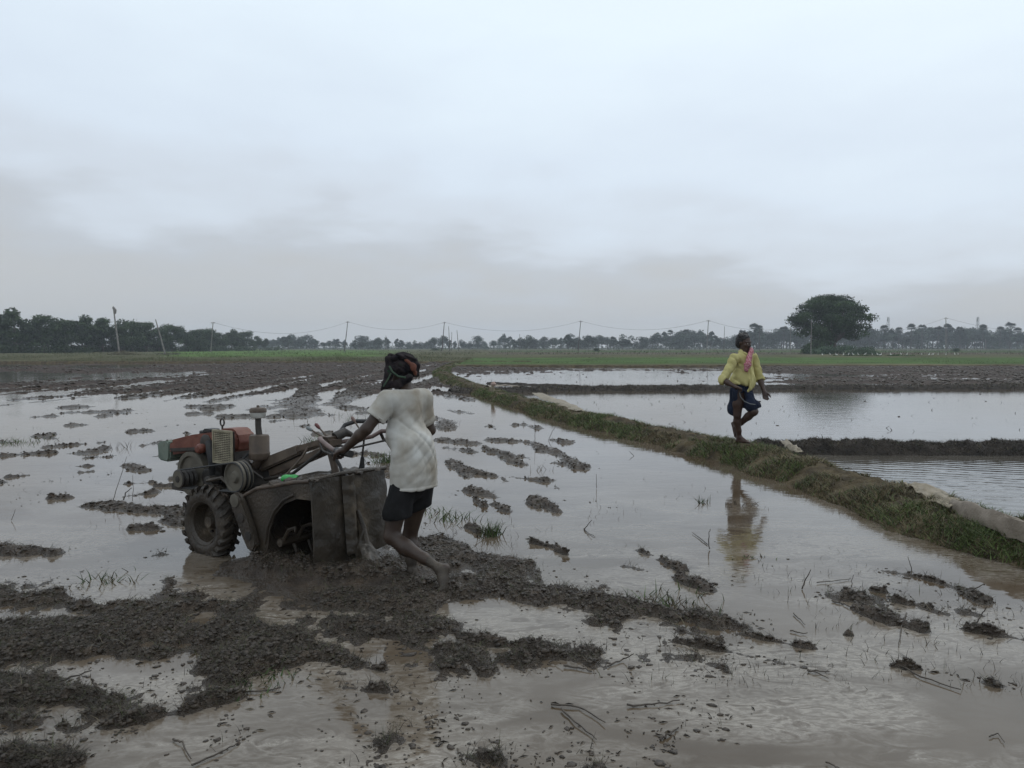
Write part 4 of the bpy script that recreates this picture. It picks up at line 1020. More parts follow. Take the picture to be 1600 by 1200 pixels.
def lathe(prof, c, axis='y', n=40, cap=3):
    """profile list of (offset along axis, radius)"""
    V = []; a = np.arange(n)*2*math.pi/n
    for o_, r_ in prof:
        for t in a:
            if axis == 'y': V.append((c[0]+r_*math.cos(t), c[1]+o_, c[2]+r_*math.sin(t)))
            elif axis == 'z': V.append((c[0]+r_*math.cos(t), c[1]+r_*math.sin(t), c[2]+o_))
            else: V.append((c[0]+o_, c[1]+r_*math.cos(t), c[2]+r_*math.sin(t)))
    I = np.arange(len(prof)*n).reshape(len(prof), n); J = np.roll(I, -1, 1)
    F = [tuple(q) for q in np.stack([I[:-1], J[:-1], J[1:], I[1:]], -1).reshape(-1, 4)]
    if cap == 0: F += [tuple(q) for q in np.stack([I[-1], J[-1], J[0], I[0]], -1)]
    if cap & 1: F.append(tuple(I[0]))
    if cap & 2: F.append(tuple(I[-1]))
    return V, F
def prism(poly, y0, y1):
    """polygon in x,z extruded along y"""
    n = len(poly); V = [(a, y0, b) for a, b in poly]+[(a, y1, b) for a, b in poly]
    return V, [tuple(range(n)), tuple(range(n, 2*n))]+[(i, (i+1) % n, n+(i+1) % n, n+i) for i in range(n)]
def rough_up(o, amp, freq, seed=0, cuts=0):
    me = o.data
    if cuts:
        bm = bmesh.new(); bm.from_mesh(me); bmesh.ops.subdivide_edges(bm, edges=bm.edges, cuts=cuts, use_grid_fill=True); bm.to_mesh(me); bm.free()
    n = len(me.vertices); co = np.empty(n*3, np.float32); me.vertices.foreach_get('co', co); co = co.reshape(-1, 3)
    nn = np.stack([fbm(co[:, 0]*freq, co[:, 1]*freq, co[:, 2]*freq+.01, o=3, s=seed+k*7) for k in range(3)], -1)
    co += amp*nn.astype(np.float32); me.vertices.foreach_set('co', co.ravel()); me.update(); return o
# wheels
WC = (-.10, .33, .245)
for side in (1, -1):
    wc = (WC[0], WC[1]*side, WC[2]); R, Wd = .285, .085
    root = empty('wheel', (0, 0, 0)); root.parent = TIL
    prof = [(-Wd*.75, .165), (-Wd, .19), (-Wd*1.02, .235), (-Wd*.8, .262), (-Wd*.35, .272), (0, .275), (Wd*.35, .272), (Wd*.8, .262), (Wd*1.02, .235), (Wd, .19), (Wd*.75, .165)]
    ty = MB().add(*lathe(prof, wc, n=72, cap=0))
    for k in range(22):                         # tread lugs, chevron pairs
        a0 = k*2*math.pi/22
        for s in (-1, 1):
            a = a0+(0 if s > 0 else math.pi/22); pts = []
            for t in np.linspace(0, 1, 5):
                aa = a+t*.20; yy = s*(.006+t*(Wd*1.0)); rr = .272-.022*t**3
                for dr in (-.012, .026):
                    for da in (-.055, .055): pts.append((wc[0]+(rr+dr)*math.cos(aa+da), wc[1]+yy, wc[2]+(rr+dr)*math.sin(aa+da)))
            F = []
            for i in range(4):
                b0, b1 = i*4, i*4+4; F += [(b0, b0+1, b1+1, b1), (b0+1, b0+3, b1+3, b1+1), (b0+3, b0+2, b1+2, b1+3), (b0+2, b0, b1, b1+2)]
            F += [(0, 1, 3, 2), (16, 17, 19, 18)]; ty.add(pts, F)
    rough_up(ty.build('tyre', Mtyre, root), .010, 14, 3)
    o_ = side
    rp = [(.07*o_, .168), (.055*o_, .152), (.0, .146), (-.035*o_, .135), (-.035*o_, .07), (-.01*o_, .06), (.03*o_, .045), (.03*o_, .02)]
    rough_up(MB().add(*lathe(rp, wc, n=48, cap=2)).build('rim', Mmud, root), .003, 20, 5)
    rough_up(MB().add(*lathe([(.07*o_, .165), (.078*o_, .172), (.078*o_, .18), (.05*o_, .18)], wc, n=48, cap=0)).build('rim_flange', Mmud, root), .003, 20, 6)
    for k in range(5):
        a = k*2*math.pi/5; MB().add(*lathe([(-.034*o_, .011), (-.015*o_, .011)], (wc[0]+.09*math.cos(a), wc[1], wc[2]+.09*math.sin(a)), n=8)).build('wheel_nut', Mdk, root)
MB().tube([(WC[0], -.32, WC[2]), (WC[0], 0, WC[2]), (WC[0], .32, WC[2])], .035, 12).build('axle', Mmud, TIL)
rough_up(MB().add(*boxVF(-.62, .08, -.11, .12, .28, .50)).build('gearbox', Mmud, TIL, bevel=.03), .006, 12)
MB().add(*boxVF(-.15, .66, -.17, -.11, .40, .46)).build('frame_rail', Mdk, TIL, bevel=.006)
MB().add(*boxVF(-.15, .66, .13, .19, .40, .46)).build('frame_rail', Mdk, TIL, bevel=.006)
MB().tube([(.32, .1, .44), (.36, .1, .3), (.31, .1, .16)], .016, 8).build('prop_stand', Mdk, TIL)
# engine
rough_up(MB().add(*boxVF(.02, .60, -.16, .12, .44, .80)).build('engine_block', Mdk, TIL, bevel=.03), .004, 20)
MB().add(*lathe([(-.0, .02), (0, .075), (.10, .075), (.11, .06), (.11, .02)], (.12, .11, .56), n=28)).build('crankcase_cover', Mdk, TIL)
hood = MB().add(*prism([(.665, .70), (.665, .81), (.63, .835), (.35, .895), (.06, .935), (.0, .92), (-.0, .80), (.12, .78), (.3, .76)], -.15, .21)).build('engine_hood', Mred, TIL, bevel=.028)
MB().add(*prism([(.60, .735), (.62, .765), (.26, .80), (.22, .775)], .213, .225)).build('hood_trim', Mdk, TIL, bevel=.004)
MB().add(*lathe([(0, .07), (.012, .075), (.02, .06), (.02, .02)], (.12, .205, .84), n=28)).build('air_intake', Mdk, TIL)
MB().add(*lathe([(0, .01), (0.0, .036), (.045, .042), (.07, .03), (.075, .01)], (.14, .215, .80), n=20)).build('intake_nozzle', Mred, TIL)
MB().tube([(.07, .22, .86), (.03, .235, .78), (.01, .23, .66), (.04, .22, .58)], [.03, .034, .03, .024], 10).build('intake_hose', Mblk, TIL)
rb_ = MB().add(*prism([(.04, .79), (.05, .94), (.01, .965), (-.14, .972), (-.20, .945), (-.225, .90), (-.225, .83), (-.20, .785)], -.02, .17)).build('fuel_tank', Mred, TIL, bevel=.035)
MB().add(*lathe([(0, .045), (.025, .045), (.03, .035), (.03, .01)], (.40, .03, .885), 'z', 20)).build('radiator_cap', Mblk, TIL)
MB().add(*boxVF(.25, .36, -.02, .08, .905, .935)).build('filler_cover', Mblk, TIL, bevel=.008)
# lifting eye
a = np.linspace(0, 2*math.pi, 17); ring = MB().tube([(.13+.026*math.cos(t), .05, 1.0+.030*math.sin(t)) for t in a], .007, 7, False); ring.tube([(.13, .05, .92), (.13, .05, .95), (.13, .05, .97)], .008, 7); ring.build('lifting_eye', Mdk, TIL)
# lamp housing with pale front
MB().add(*prism([(.84, .645), (.85, .80), (.69, .825), (.665, .80), (.665, .66), (.70, .635)], -.04, .20)).build('headlamp_box', Mgreen, TIL, bevel=.015)
MB().add(*boxVF(.845, .853, 0.0, .16, .67, .77)).build('headlamp_glass', Mwhite, TIL, bevel=.002)
# perforated cream belt guard grille
gr = empty('belt_guard', (0, 0, 0)); gr.parent = TIL
fr = MB()
for b_ in ((-.262, -.015, .953, .968), (-.262, -.015, .70, .714), (-.262, -.250, .714, .953), (-.027, -.015, .714, .953)): fr.add(*boxVF(b_[0], b_[1], .235, .25, b_[2], b_[3]))
fr.build('guard_frame', Mcream, gr)
MB().add(*boxVF(-.258, -.018, .215, .221, .705, .96)).build('guard_backing', Mdk, gr)
sl = MB()
for k in range(17):
    z = .720+k*.0142
    pts = [(-.248+i*.0145, .2415, z+(.0022 if i % 2 else -.0022)) for i in range(16)]
    sl.tube(pts, .0046, 5)
s_ = sl.build('mesh_strips', Mcream, gr); s_['kind'] = 'stuff'
# flywheel, pulleys and belts
MB().add(*lathe([(-.05, .05), (-.05, .185), (-.045, .19), (.02, .19), (.028, .183), (.028, .15), (.010, .142), (.010, .06), (.02, .055), (.02, .01)], (.34, .19, .57), n=64)).build('flywheel', Mpul, TIL)
MB().add(*lathe([(-.13, .055), (-.13, .075), (-.11, .06), (-.09, .075), (-.07, .06), (-.05, .075), (-.03, .06), (-.01, .078), (0, .078), (.005, .068), (-.01, .055), (-.012, .03), (.01, .026), (.012, .005)], (.29, .36, .55), n=40)).build('drive_pulley', Mdk, TIL)
MB().add(*lathe([(0, .06), (.0, .0667), (.004, .067), (.004, .06)], (.29, .361, .55), n=40)).build('pulley_rim', Mpul, TIL)
MB().add(*lathe([(-.09, .05), (-.09, .12), (-.075, .10), (-.06, .12), (-.05, .12), (-.035, .10), (-.018, .122), (.0, .122), (.004, .112), (-.01, .105), (-.012, .05), (.0, .04), (.012, .035), (.015, .008)], (-.42, .345, .63), n=56)).build('clutch_pulley', Mpul, TIL)
MB().add(*lathe([(-.07, .015), (-.07, .045), (-.06, .05), (.0, .05), (.006, .04), (.006, .01)], (-.02, .30, .545), n=28)).build('tension_roller', Mdk, TIL)
def belt(y, c0, r0, c1, r1, name='drive_belt'):
    (x0, z0), (x1, z1) = c0, c1; d = math.hypot(x1-x0, z1-z0); th_ = math.atan2(z1-z0, x1-x0); al = math.acos((r0-r1)/d); P = []
    for t in np.linspace(th_+al, th_+2*math.pi-al, 18): P.append((x0+r0*math.cos(t), y, z0+r0*math.sin(t)))
    for t in np.linspace(th_-al, th_+al, 18): P.append((x1+r1*math.cos(t), y, z1+r1*math.sin(t)))
    P.append(P[0]); MB().tube(P, .0075, 6, False).build(name, Mblk, TIL)
belt(.345, (.29, .55), .072, (-.42, .63), .112); belt(.305, (.29, .55), .07, (-.42, .63), .112); belt(.265, (.29, .55), .07, (-.42, .63), .112)
MB().tube([(-.02, .3, .56), (-.2, .30, .60), (-.33, .30, .54), (-.5, .28, .50)], .016, 8).build('tension_arm', Mmud, TIL)
MB().tube([(.0, .31, .52), (-.14, .32, .51), (-.30, .32, .46)], .014, 8).build('tension_arm', Mbrown, TIL)
# exhaust silencer with rain cap / pre-cleaner
MB().add(*lathe([(0, .03), (.0, .072), (.012, .08), (.055, .082), (.06, .078), (.18, .078), (.195, .07), (.20, .03)], (-.385, .08, .735), 'z', 36)).build('air_cleaner_body', Mbrown, TIL)
MB().tube([(-.385, .08, .93), (-.375, .08, 1.0), (-.375, .08, 1.075)], [.026, .024, .024], 14).build('intake_pipe', Mdk, TIL)
cp = empty('pre_cleaner', (0, 0, 0)); cp.parent = TIL
MB().add(*lathe([(0, .02), (0, .05), (.008, .058), (.045, .062), (.045, .02)], (-.375, .08, 1.065), 'z', 30)).build('bowl', Mwhite, cp)
MB().add(*lathe([(0, .02), (0, .066), (.022, .066), (.035, .055), (.04, .012), (.055, .01), (.055, .002)], (-.375, .08, 1.111), 'z', 30)).build('lid', Mbrown, cp)
MB().tube([(-.39, .08, .745), (-.36, .09, .69), (-.30, .08, .665), (-.2, .05, .68)], [.04, .036, .03, .03], 12).build('elbow_pipe', Mbrown, TIL)
MB().tube([(-.31, .1, .80), (-.28, .16, .74), (-.31, .2, .67), (-.36, .2, .62)], .011, 8).build('fuel_line', Mblk, TIL)
MB().tube([(-.25, .14, .73), (-.33, .18, .70), (-.42, .18, .66), (-.50, .14, .60)], .010, 8).build('fuel_line', Mdk, TIL)
rough_up(MB().add(*boxVF(-.36, -.1, -.1, .16, .50, .70)).build('transmission_housing', Mdk, TIL, bevel=.03), .006, 15)
MB().add(*lathe([(-.04, .02), (-.04, .08), (.0, .085), (.04, .07), (.05, .02)], (-.28, .17, .66), n=24)).build('clutch_housing', Mdk, TIL)
# tapered shift cover running up to the handle column
def taper(a, b, wa, wb, name, m, bev=.01):
    a = np.array(a, float); b = np.array(b, float); d = (b-a)/np.linalg.norm(b-a); y = np.array((0, 1., 0)); u = np.cross(y, d)
    V = [c+y*sy*w[0]/2+u*sz*w[1]/2 for c, w in ((a, wa), (b, wb)) for sy, sz in ((-1, -1), (-1, 1), (1, 1), (1, -1))]
    return MB().add(V, [(0, 1, 2, 3), (4, 7, 6, 5), (0, 4, 5, 1), (1, 5, 6, 2), (2, 6, 7, 3), (3, 7, 4, 0)]).build(name, m, TIL, bevel=bev)
taper((-.30, .0, .66), (-.80, .0, .84), (.13, .10), (.10, .075), 'shift_cover', Mcover, .012)
taper((-.42, -.02, .615), (-1.10, -.0, .86), (.09, .07), (.08, .06), 'handle_column', Mbrown, .01)
taper((-.76, .0, .83), (-1.06, .01, .915), (.09, .06), (.07, .05), 'column_sleeve', Mbrown, .012)
rough_up(MB().add(*boxVF(-1.18, -1.05, -.07, .09, .875, .96)).build('handle_hub', Mbrown, TIL, bevel=.02), .005, 25)
rough_up(MB().tube([(-1.14, -.02, .95), (-1.16, -.10, .985), (-1.17, -.16, .96)], [.04, .036, .02], 10).build('hub_boss', Mdk, TIL), .004, 20)
# handlebars
MB().tube([(-1.08, .06, .945), (-1.14, .13, .955), (-1.22, .17, .94), (-1.38, .23, .905), (-1.50, .265, .90)], .017, 12).build('left_handlebar', Mhandle, TIL)
MB().tube([(-1.44, .248, .902), (-1.55, .28, .90), (-1.64, .305, .90)], .025, 12).build('left_grip', Mblk, TIL)
MB().tube([(-1.12, -.05, .90), (-1.11, -.10, .98), (-1.10, -.16, 1.03), (-1.14, -.24, 1.055), (-1.24, -.30, 1.055), (-1.38, -.35, 1.06), (-1.52, -.38, 1.075)], .0165, 12).build('right_handlebar', Mblk, TIL)
MB().tube([(-1.12, -.02, .905), (-1.22, -.15, .925), (-1.30, -.25, .945), (-1.35, -.30, .985), (-1.46, -.33, .99)], .016, 10).build('right_lower_bar', Mhandle, TIL)
MB().tube([(-1.42, -.32, .99), (-1.50, -.34, .985), (-1.60, -.36, .98)], .023, 12).build('right_grip', Mhandle, TIL)
MB().tube([(-1.33, -.31, .97), (-1.34, -.33, .92), (-1.40, -.34, .895)], .013, 8).build('clutch_lever', Mdk, TIL)
MB().tube([(-1.12, .0, .90), (-1.3, -.05, .88), (-1.46, -.25, .93)], .008, 7).build('brake_rod', Mdk, TIL)
MB().tube([(-1.18, .16, .925), (-1.26, .21, .885), (-1.40, .25, .87)], .008, 7).build('clutch_lever', Mdk, TIL)
def lever(a, b, m, r=.014):
    a = np.array(a); b = np.array(b); e = empty('shift_lever', (0, 0, 0)); e.parent = TIL
    MB().tube([a, (a+b)/2+(0, .004, .002), b], .0065, 7).build('rod', Mbrown, e)
    d = (b-a)/np.linalg.norm(b-a); MB().tube([b-d*.01, b+d*.012, b+d*.035, b+d*.045], [r*.7, r, r, r*.5], 10).build('knob', m, e)
lever((-1.09, .04, .95), (-.98, .07, 1.005), mat('grey_knob', (.16, .17, .17), None, 8, .5)); lever((-1.10, .01, .95), (-1.01, .02, 1.02), mat('dark_red_knob', (.10, .022, .02), None, 8, .5)); lever((-1.24, -.2, .98), (-1.14, -.22, 1.06), mat('brown_knob', (.13, .075, .06), None, 8, .5))
# struts between column and rotary
MB().tube([(-1.13, .03, .88), (-1.17, .03, .78), (-1.19, .02, .68)], .027, 10).build('support_strut', Mbrown, TIL)
MB().tube([(-1.10, -.02, .88), (-1.12, -.03, .78), (-1.13, -.02, .69)], .02, 10).build('support_strut', Mbrown, TIL)
MB().tube([(-1.15, .06, .88), (-1.22, .07, .83), (-1.26, .05, .76), (-1.29, .05, .71), (-1.35, .05, .68)], .013, 9).build('control_cable', Mblk, TIL)
MB().tube([(-.98, .10, .88), (-.95, .14, .80), (-.86, .20, .68), (-.80, .22, .60)], .008, 7).build('shift_rod', Mbrown, TIL)
MB().tube([(-1.27, -.2, 1.01), (-1.26, -.2, .90), (-1.24, -.2, .78)], .008, 7).build('depth_rod', Mdk, TIL)
MB().tube([(-1.245, -.2, .79), (-1.24, -.2, .73), (-1.23, -.2, .68)], [.014, .02, .026], 9).build('depth_rod_boot', Mblk, TIL)
MB().tube([(-.5, .02, .52), (-.75, .03, .60), (-1.0, .02, .66), (-1.2, .0, .67)], .03, 10).build('drawbar', Mmud, TIL)
MB().tube([(-.45, .08, .58), (-.8, .10, .66), (-1.08, .06, .85)], .014, 8).build('linkage_rod', Mdk, TIL)
# rotary tiller: side case, side plate, top hood, rear flaps
cs_ = MB().add(*prism([(-.44, .47), (-.47, .525), (-.53, .53), (-.58, .49), (-.70, .27), (-.74, .16), (-.70, .10), (-.64, .11), (-.58, .2), (-.46, .40)], .355, .405)).build('chain_case', Mmud, TIL, bevel=.012); rough_up(cs_, .004, 15)
MB().add(*lathe([(0, .05), (.006, .05), (.008, .042), (.008, .01)], (-.505, .405, .47), n=24)).build('case_cap', Mpul, TIL)
for q in ((-.58, .35), (-.66, .22)): MB().add(*lathe([(0, .035), (.008, .035), (.01, .02), (.01, .005)], (q[0], .403, q[1]), n=20)).build('bearing_cap', Mdk, TIL)
for sgn in (1, -1):
    pts = [(-.56, .50), (-.70, .565), (-.90, .605), (-1.10, .65), (-1.27, .675), (-1.27, .60), (-1.12, .575), (-1.0, .52), (-.90, .43), (-.82, .30), (-.79, .17), (-.76, .10), (-.70, .16), (-.62, .33)]
    if sgn < 0: pts = [(-.56, .50), (-.70, .565), (-.90, .605), (-1.10, .65), (-1.31, .675), (-1.31, .10), (-1.2, .03), (-.76, .03), (-.62, .25)]  # far plate left without the arch, shaped as dark backing under the hood
    else: pts = [(-.56, .50), (-.70, .565), (-.90, .605), (-1.10, .65), (-1.312, .675), (-1.312, .55), (-1.14, .545), (-1.0, .49), (-.90, .40), (-.84, .28), (-.82, .17), (-.79, .07), (-.70, .08), (-.62, .33)]
    rough_up(MB().add(*prism(pts, sgn*.34, sgn*.352)).build('side_plate', Mmud, TIL), .004, 10)
    MB().tube([(-.54, sgn*.352, .50), (-.70, sgn*.355, .575), (-.90, sgn*.355, .615), (-1.10, sgn*.355, .66), (-1.28, sgn*.355, .685)], .014, 8).build('plate_edge', Mbrown, TIL)
    MB().tube([(-1.12, sgn*.355, .575), (-1.0, sgn*.355, .52), (-.90, sgn*.355, .43), (-.82, sgn*.355, .30), (-.79, sgn*.355, .17)], .011, 8).build('plate_edge', Mmud, TIL)
def sheet_part(name, fn, nu, nv, m, thick=.01, seed=0, amp=.006, fr_=9):
    u = np.linspace(0, 1, nu); v = np.linspace(0, 1, nv); A = np.array([[fn(a, b) for b in v] for a in u]); Vt = A.reshape(-1, 3)
    nn = amp*fbm(Vt[:, 0]*fr_, Vt[:, 1]*fr_, Vt[:, 2]*fr_, o=4, s=seed); gu = np.gradient(A, axis=0); gv = np.gradient(A, axis=1); nrm = np.cross(gu.reshape(-1, 3), gv.reshape(-1, 3)); nrm /= np.linalg.norm(nrm, axis=1)[:, None]+1e-9
    T = Vt+nrm*nn[:, None]; B_ = Vt-nrm*thick; I = np.arange(nu*nv).reshape(nu, nv); n0 = nu*nv; F = []
    for i in range(nu-1):
        for j in range(nv-1):
            F.append((I[i, j], I[i, j+1], I[i+1, j+1], I[i+1, j])); F.append((n0+I[i, j], n0+I[i+1, j], n0+I[i+1, j+1], n0+I[i, j+1]))
    for i in range(nu-1):
        for j in (0, nv-1): F.append((I[i, j], I[i+1, j], n0+I[i+1, j], n0+I[i, j]))
    for j in range(nv-1):
        for i in (0, nu-1): F.append((I[i, j], n0+I[i, j], n0+I[i, j+1], I[i, j+1]))
    return MB().add(np.vstack([T, B_]), F).build(name, m, TIL)
sheet_part('rotary_hood', lambda a, b: (-.56-.76*a, -.345+.69*b, .52+.155*a+.035*math.sin(math.pi*a)+.015*math.sin(math.pi*b)), 30, 24, Mmud, seed=4, amp=.02, fr_=7)
def flap(y0, y1, zb, x0, sw, kink):
    def f(a, b):
        y = y0+(y1-y0)*b; z = .69-(.69-zb)*a
        return (x0-.02*math.sin(math.pi*b)*kink-.06*a*sw+.035*a*a-.03*(1-a)**6*0, y, z-.03*(1-b)*a+.0*b)
    return f
sheet_part('rear_flap', flap(.365, .045, .05, -1.30, 1.1, 1), 30, 18, Mwet, seed=8, amp=.018, thick=.012)
sheet_part('rear_flap', flap(.03, -.35, .10, -1.335, .9, 1.5), 30, 20, Mwet, seed=9, amp=.020, thick=.012)
sheet_part('flap_fold', lambda a, b: (-1.325-.045*math.sin(math.pi*b)-.05*a, .095-.12*b, .69-.57*a+.01*b), 40, 10, Mwet, seed=10, amp=.014, fr_=22)
MB().tube([(-1.29, .36, .69), (-1.31, .1, .705), (-1.33, -.1, .705), (-1.33, -.36, .69)], [.014, .017, .017, .014], 8).build('flap_hinge', Mmud, TIL)
# added inner sheet in front of the rotor, makes the space under the hood dark
sheet_part('added_dark_sheet', lambda a, b: (-.66-.10*math.sin(math.pi*a)*0-.22*(1-a)**2, -.335+.67*b, .03+.50*a), 14, 16, Mmud, seed=14, amp=.012)
# mud lying on the hood
r = np.random.default_rng(31)
mc = MB()
for i in range(150):
    xx = r.uniform(-1.34, -.6); yy = r.uniform(-.33, .33); s = r.uniform(.012, .035); V = SV*(1+r.uniform(-.3, .3, (len(SV), 1)))*np.array((s*1.4, s*1.4, s*.6)); a_ = (-.56-xx)/.76
    mc.add(V+np.array((xx, yy, .535+.155*a_+.035*math.sin(math.pi*min(a_, 1)))), SF)
mm = mc.build('caked_mud', CLOD, TIL); mm['kind'] = 'stuff'
# rotor shaft and blades
MB().tube([(-.92, -.33, .19), (-.92, 0, .19), (-.92, .33, .19)], .03, 12).build('rotor_shaft', Mmud, TIL)
for k in range(14):
    y = -.30+k*.046; a0 = k*2.1
    pts = [(-.92+.03*math.cos(a0), y, .19+.03*math.sin(a0)), (-.92+.12*math.cos(a0), y, .19+.12*math.sin(a0)), (-.92+.19*math.cos(a0+.25), y, .19+.19*math.sin(a0+.25)), (-.92+.215*math.cos(a0+.45), y+(.04 if k % 2 else -.04), .19+.215*math.sin(a0+.45))]
    MB().tube(pts, [.016, .014, .013, .008], 6).build('rotor_blade', Mmud, TIL)
# tail skid with a lump of mud being thrown behind it
MB().tube([(-1.36, -.03, .42), (-1.42, -.03, .30), (-1.47, -.03, .12), (-1.56, -.03, .02)], [.016, .018, .022, .03], 9).build('tail_skid', Mmud, TIL)
ml = MB().tube([(-1.385, -.03, .37), (-1.40, -.03, .30), (-1.42, -.02, .20), (-1.45, -.02, .11), (-1.48, 0, .04), (-1.5, .01, -.03)], [.012, .03, .05, .075, .12, .17], 22).build('mud_lump', Mwet, TIL)
rough_up(rough_up(ml, .0, 5, 3, 2), .045, 13, 33)
# a green plastic wrapper lying on the hood: a thing of its own
def TW(u, v, w): return (TO[0]+u*math.cos(ANG)-v*math.sin(ANG), TO[1]+u*math.sin(ANG)+v*math.cos(ANG), w)
GP = mat('green_plastic', (.03, .30, .06), (.06, .42, .10), 14, .3, .3, 40)
root = empty('plastic_bottle', TW(-.93, .24, .655), ANG+.5, 'small bright green crushed plastic bottle lying on the muddy hood of the tiller', 'bottle')
rough_up(MB().add(*lathe([(-.065, .012), (-.063, .026), (-.045, .031), (-.01, .028), (0, .030), (.03, .030), (.05, .024), (.062, .012)], (0, 0, 0), 'x', 20)).build('bottle_body', GP, root), .006, 30, 2)
MB().add(*lathe([(.062, .004), (.062, .012), (.078, .012), (.078, .003)], (0, 0, 0), 'x', 14)).build('cap', Mwhite, root)
#@@END_TILLER
#@@PEOPLE
# ------------------------------------------------------------------ people: one continuous skin each, from blended round cones
def nrm(v): v = np.array(v, float); return v/np.linalg.norm(v)
class Body:
    def __init__(s, lo, hi, h):
        s.h = h; s.lo = np.array(lo, float); n = np.ceil((np.array(hi)-s.lo)/h).astype(int)+1; s.n = n
        s.D = np.full(n, .3, np.float32)
    def _sl(s, lo, hi):
        a = np.clip(np.floor((lo-s.lo)/s.h).astype(int), 0, s.n-1); b = np.clip(np.ceil((hi-s.lo)/s.h).astype(int)+1, 1, s.n)
        sl = tuple(slice(int(i), int(max(j, i+1))) for i, j in zip(a, b))
        ax = [s.lo[k]+s.h*np.arange(sl[k].start, sl[k].stop) for k in range(3)]
        return sl, np.meshgrid(*ax, indexing='ij')
    def _mix(s, sl, d, k):
        D = s.D[sl]
        if k <= 0: s.D[sl] = np.minimum(D, d); return
        hh = np.clip(.5+.5*(D-d)/k, 0, 1); s.D[sl] = D*(1-hh)+d*hh-k*hh*(1-hh)
    def cap(s, a, b, ra, rb, k=.02, flat=None, sub=False):
        a = np.array(a, float); b = np.array(b, float); R = max(ra, rb)+.04+k
        sl, (X, Y, Z) = s._sl(np.minimum(a, b)-R, np.maximum(a, b)+R)
        d = b-a; L2 = (d@d)+1e-12; px, py, pz = X-a[0], Y-a[1], Z-a[2]
        t = np.clip((px*d[0]+py*d[1]+pz*d[2])/L2, 0, 1)
        qx, qy, qz = px-t*d[0], py-t*d[1], pz-t*d[2]
        if flat is not None:
            f, g = flat; f = nrm(f); m = (qx*f[0]+qy*f[1]+qz*f[2])*(g-1); qx, qy, qz = qx+m*f[0], qy+m*f[1], qz+m*f[2]
        dd = np.sqrt(qx*qx+qy*qy+qz*qz)-(ra+(rb-ra)*t)
        if sub: s.D[sl] = np.maximum(s.D[sl], -dd)
        else: s._mix(sl, dd.astype(np.float32), k)
        return s
    def chain(s, pts, rad, k=.02, flat=None):
        for i in range(len(pts)-1): s.cap(pts[i], pts[i+1], rad[i], rad[i+1], k, flat)
        return s
    def ell(s, c, r, ax=None, k=.02, sub=False):
        c = np.array(c, float); r = np.array(r, float); R = r.max()+.04+k
        sl, (X, Y, Z) = s._sl(c-R, c+R); ax = np.eye(3) if ax is None else np.array(ax)   # rows are axes
        q = [((X-c[0])*ax[i][0]+(Y-c[1])*ax[i][1]+(Z-c[2])*ax[i][2])/r[i] for i in range(3)]
        g = np.sqrt(q[0]**2+q[1]**2+q[2]**2); g2 = np.sqrt((q[0]/r[0])**2+(q[1]/r[1])**2+(q[2]/r[2])**2)+1e-6
        dd = (g*(g-1)/g2)
        if sub: s.D[sl] = np.maximum(s.D[sl], -dd)
        else: s._mix(sl, dd.astype(np.float32), k)
        return s
    def grid(s): return np.meshgrid(*[s.lo[k]+s.h*np.arange(s.n[k]) for k in range(3)], indexing='ij')
    def cut(s, p, n):                          # keep the side n points away from
        X, Y, Z = s.grid(); n = nrm(n); s.D = np.maximum(s.D, ((X-p[0])*n[0]+(Y-p[1])*n[1]+(Z-p[2])*n[2]).astype(np.float32)); return s
    def add(s, fn):
        m = np.abs(s.D) < .05; X, Y, Z = s.grid(); s.D[m] += fn(X[m], Y[m], Z[m]).astype(np.float32); return s
    def mesh(s):
        D = s.D; sg = D < 0; n = D.shape
        c = np.zeros(tuple(i-1 for i in n), np.int8)
        for dx in (0, 1):
            for dy in (0, 1):
                for dz in (0, 1): c += sg[dx:n[0]-1+dx, dy:n[1]-1+dy, dz:n[2]-1+dz]
        act = np.argwhere((c > 0) & (c < 8)); idm = np.full(c.shape, -1, np.int64); idm[tuple(act.T)] = np.arange(len(act))
        acc = np.zeros((len(act), 3)); cnt = np.zeros(len(act)); cor = [(i, j, k) for i in (0, 1) for j in (0, 1) for k in (0, 1)]
        val = {q: D[tuple((act+q).T)] for q in cor}
        for q in cor:
            for a in range(3):
                if q[a] == 0:
                    p = list(q); p[a] = 1; p = tuple(p); v0, v1 = val[q], val[p]; m = (v0 < 0) != (v1 < 0); t = np.where(m, v0/(v0-v1+1e-12), 0)
                    pt = np.tile(np.array(q, float), (len(act), 1)); pt[:, a] = t; acc[m] += pt[m]; cnt[m] += 1
        V = s.lo+(act+acc/cnt[:, None])*s.h; F = []
        for a in range(3):
            b_, c_ = (a+1) % 3, (a+2) % 3; s0 = [slice(None)]*3; s1 = [slice(None)]*3; s0[a] = slice(0, n[a]-1); s1[a] = slice(1, n[a])
            e = np.argwhere(sg[tuple(s0)] != sg[tuple(s1)]); e = e[(e[:, b_] > 0) & (e[:, c_] > 0) & (e[:, b_] < n[b_]-1) & (e[:, c_] < n[c_]-1)]
            ins = sg[tuple(e.T)]
            ub = np.zeros(3, int); ub[b_] = 1; uc = np.zeros(3, int); uc[c_] = 1
            q = np.stack([idm[tuple((e-ub-uc).T)], idm[tuple((e-uc).T)], idm[tuple(e.T)], idm[tuple((e-ub).T)]], -1)
            q[~ins] = q[~ins][:, ::-1]; F.append(q)
        F = np.concatenate(F); F = F[(F >= 0).all(1)]
        return V, F
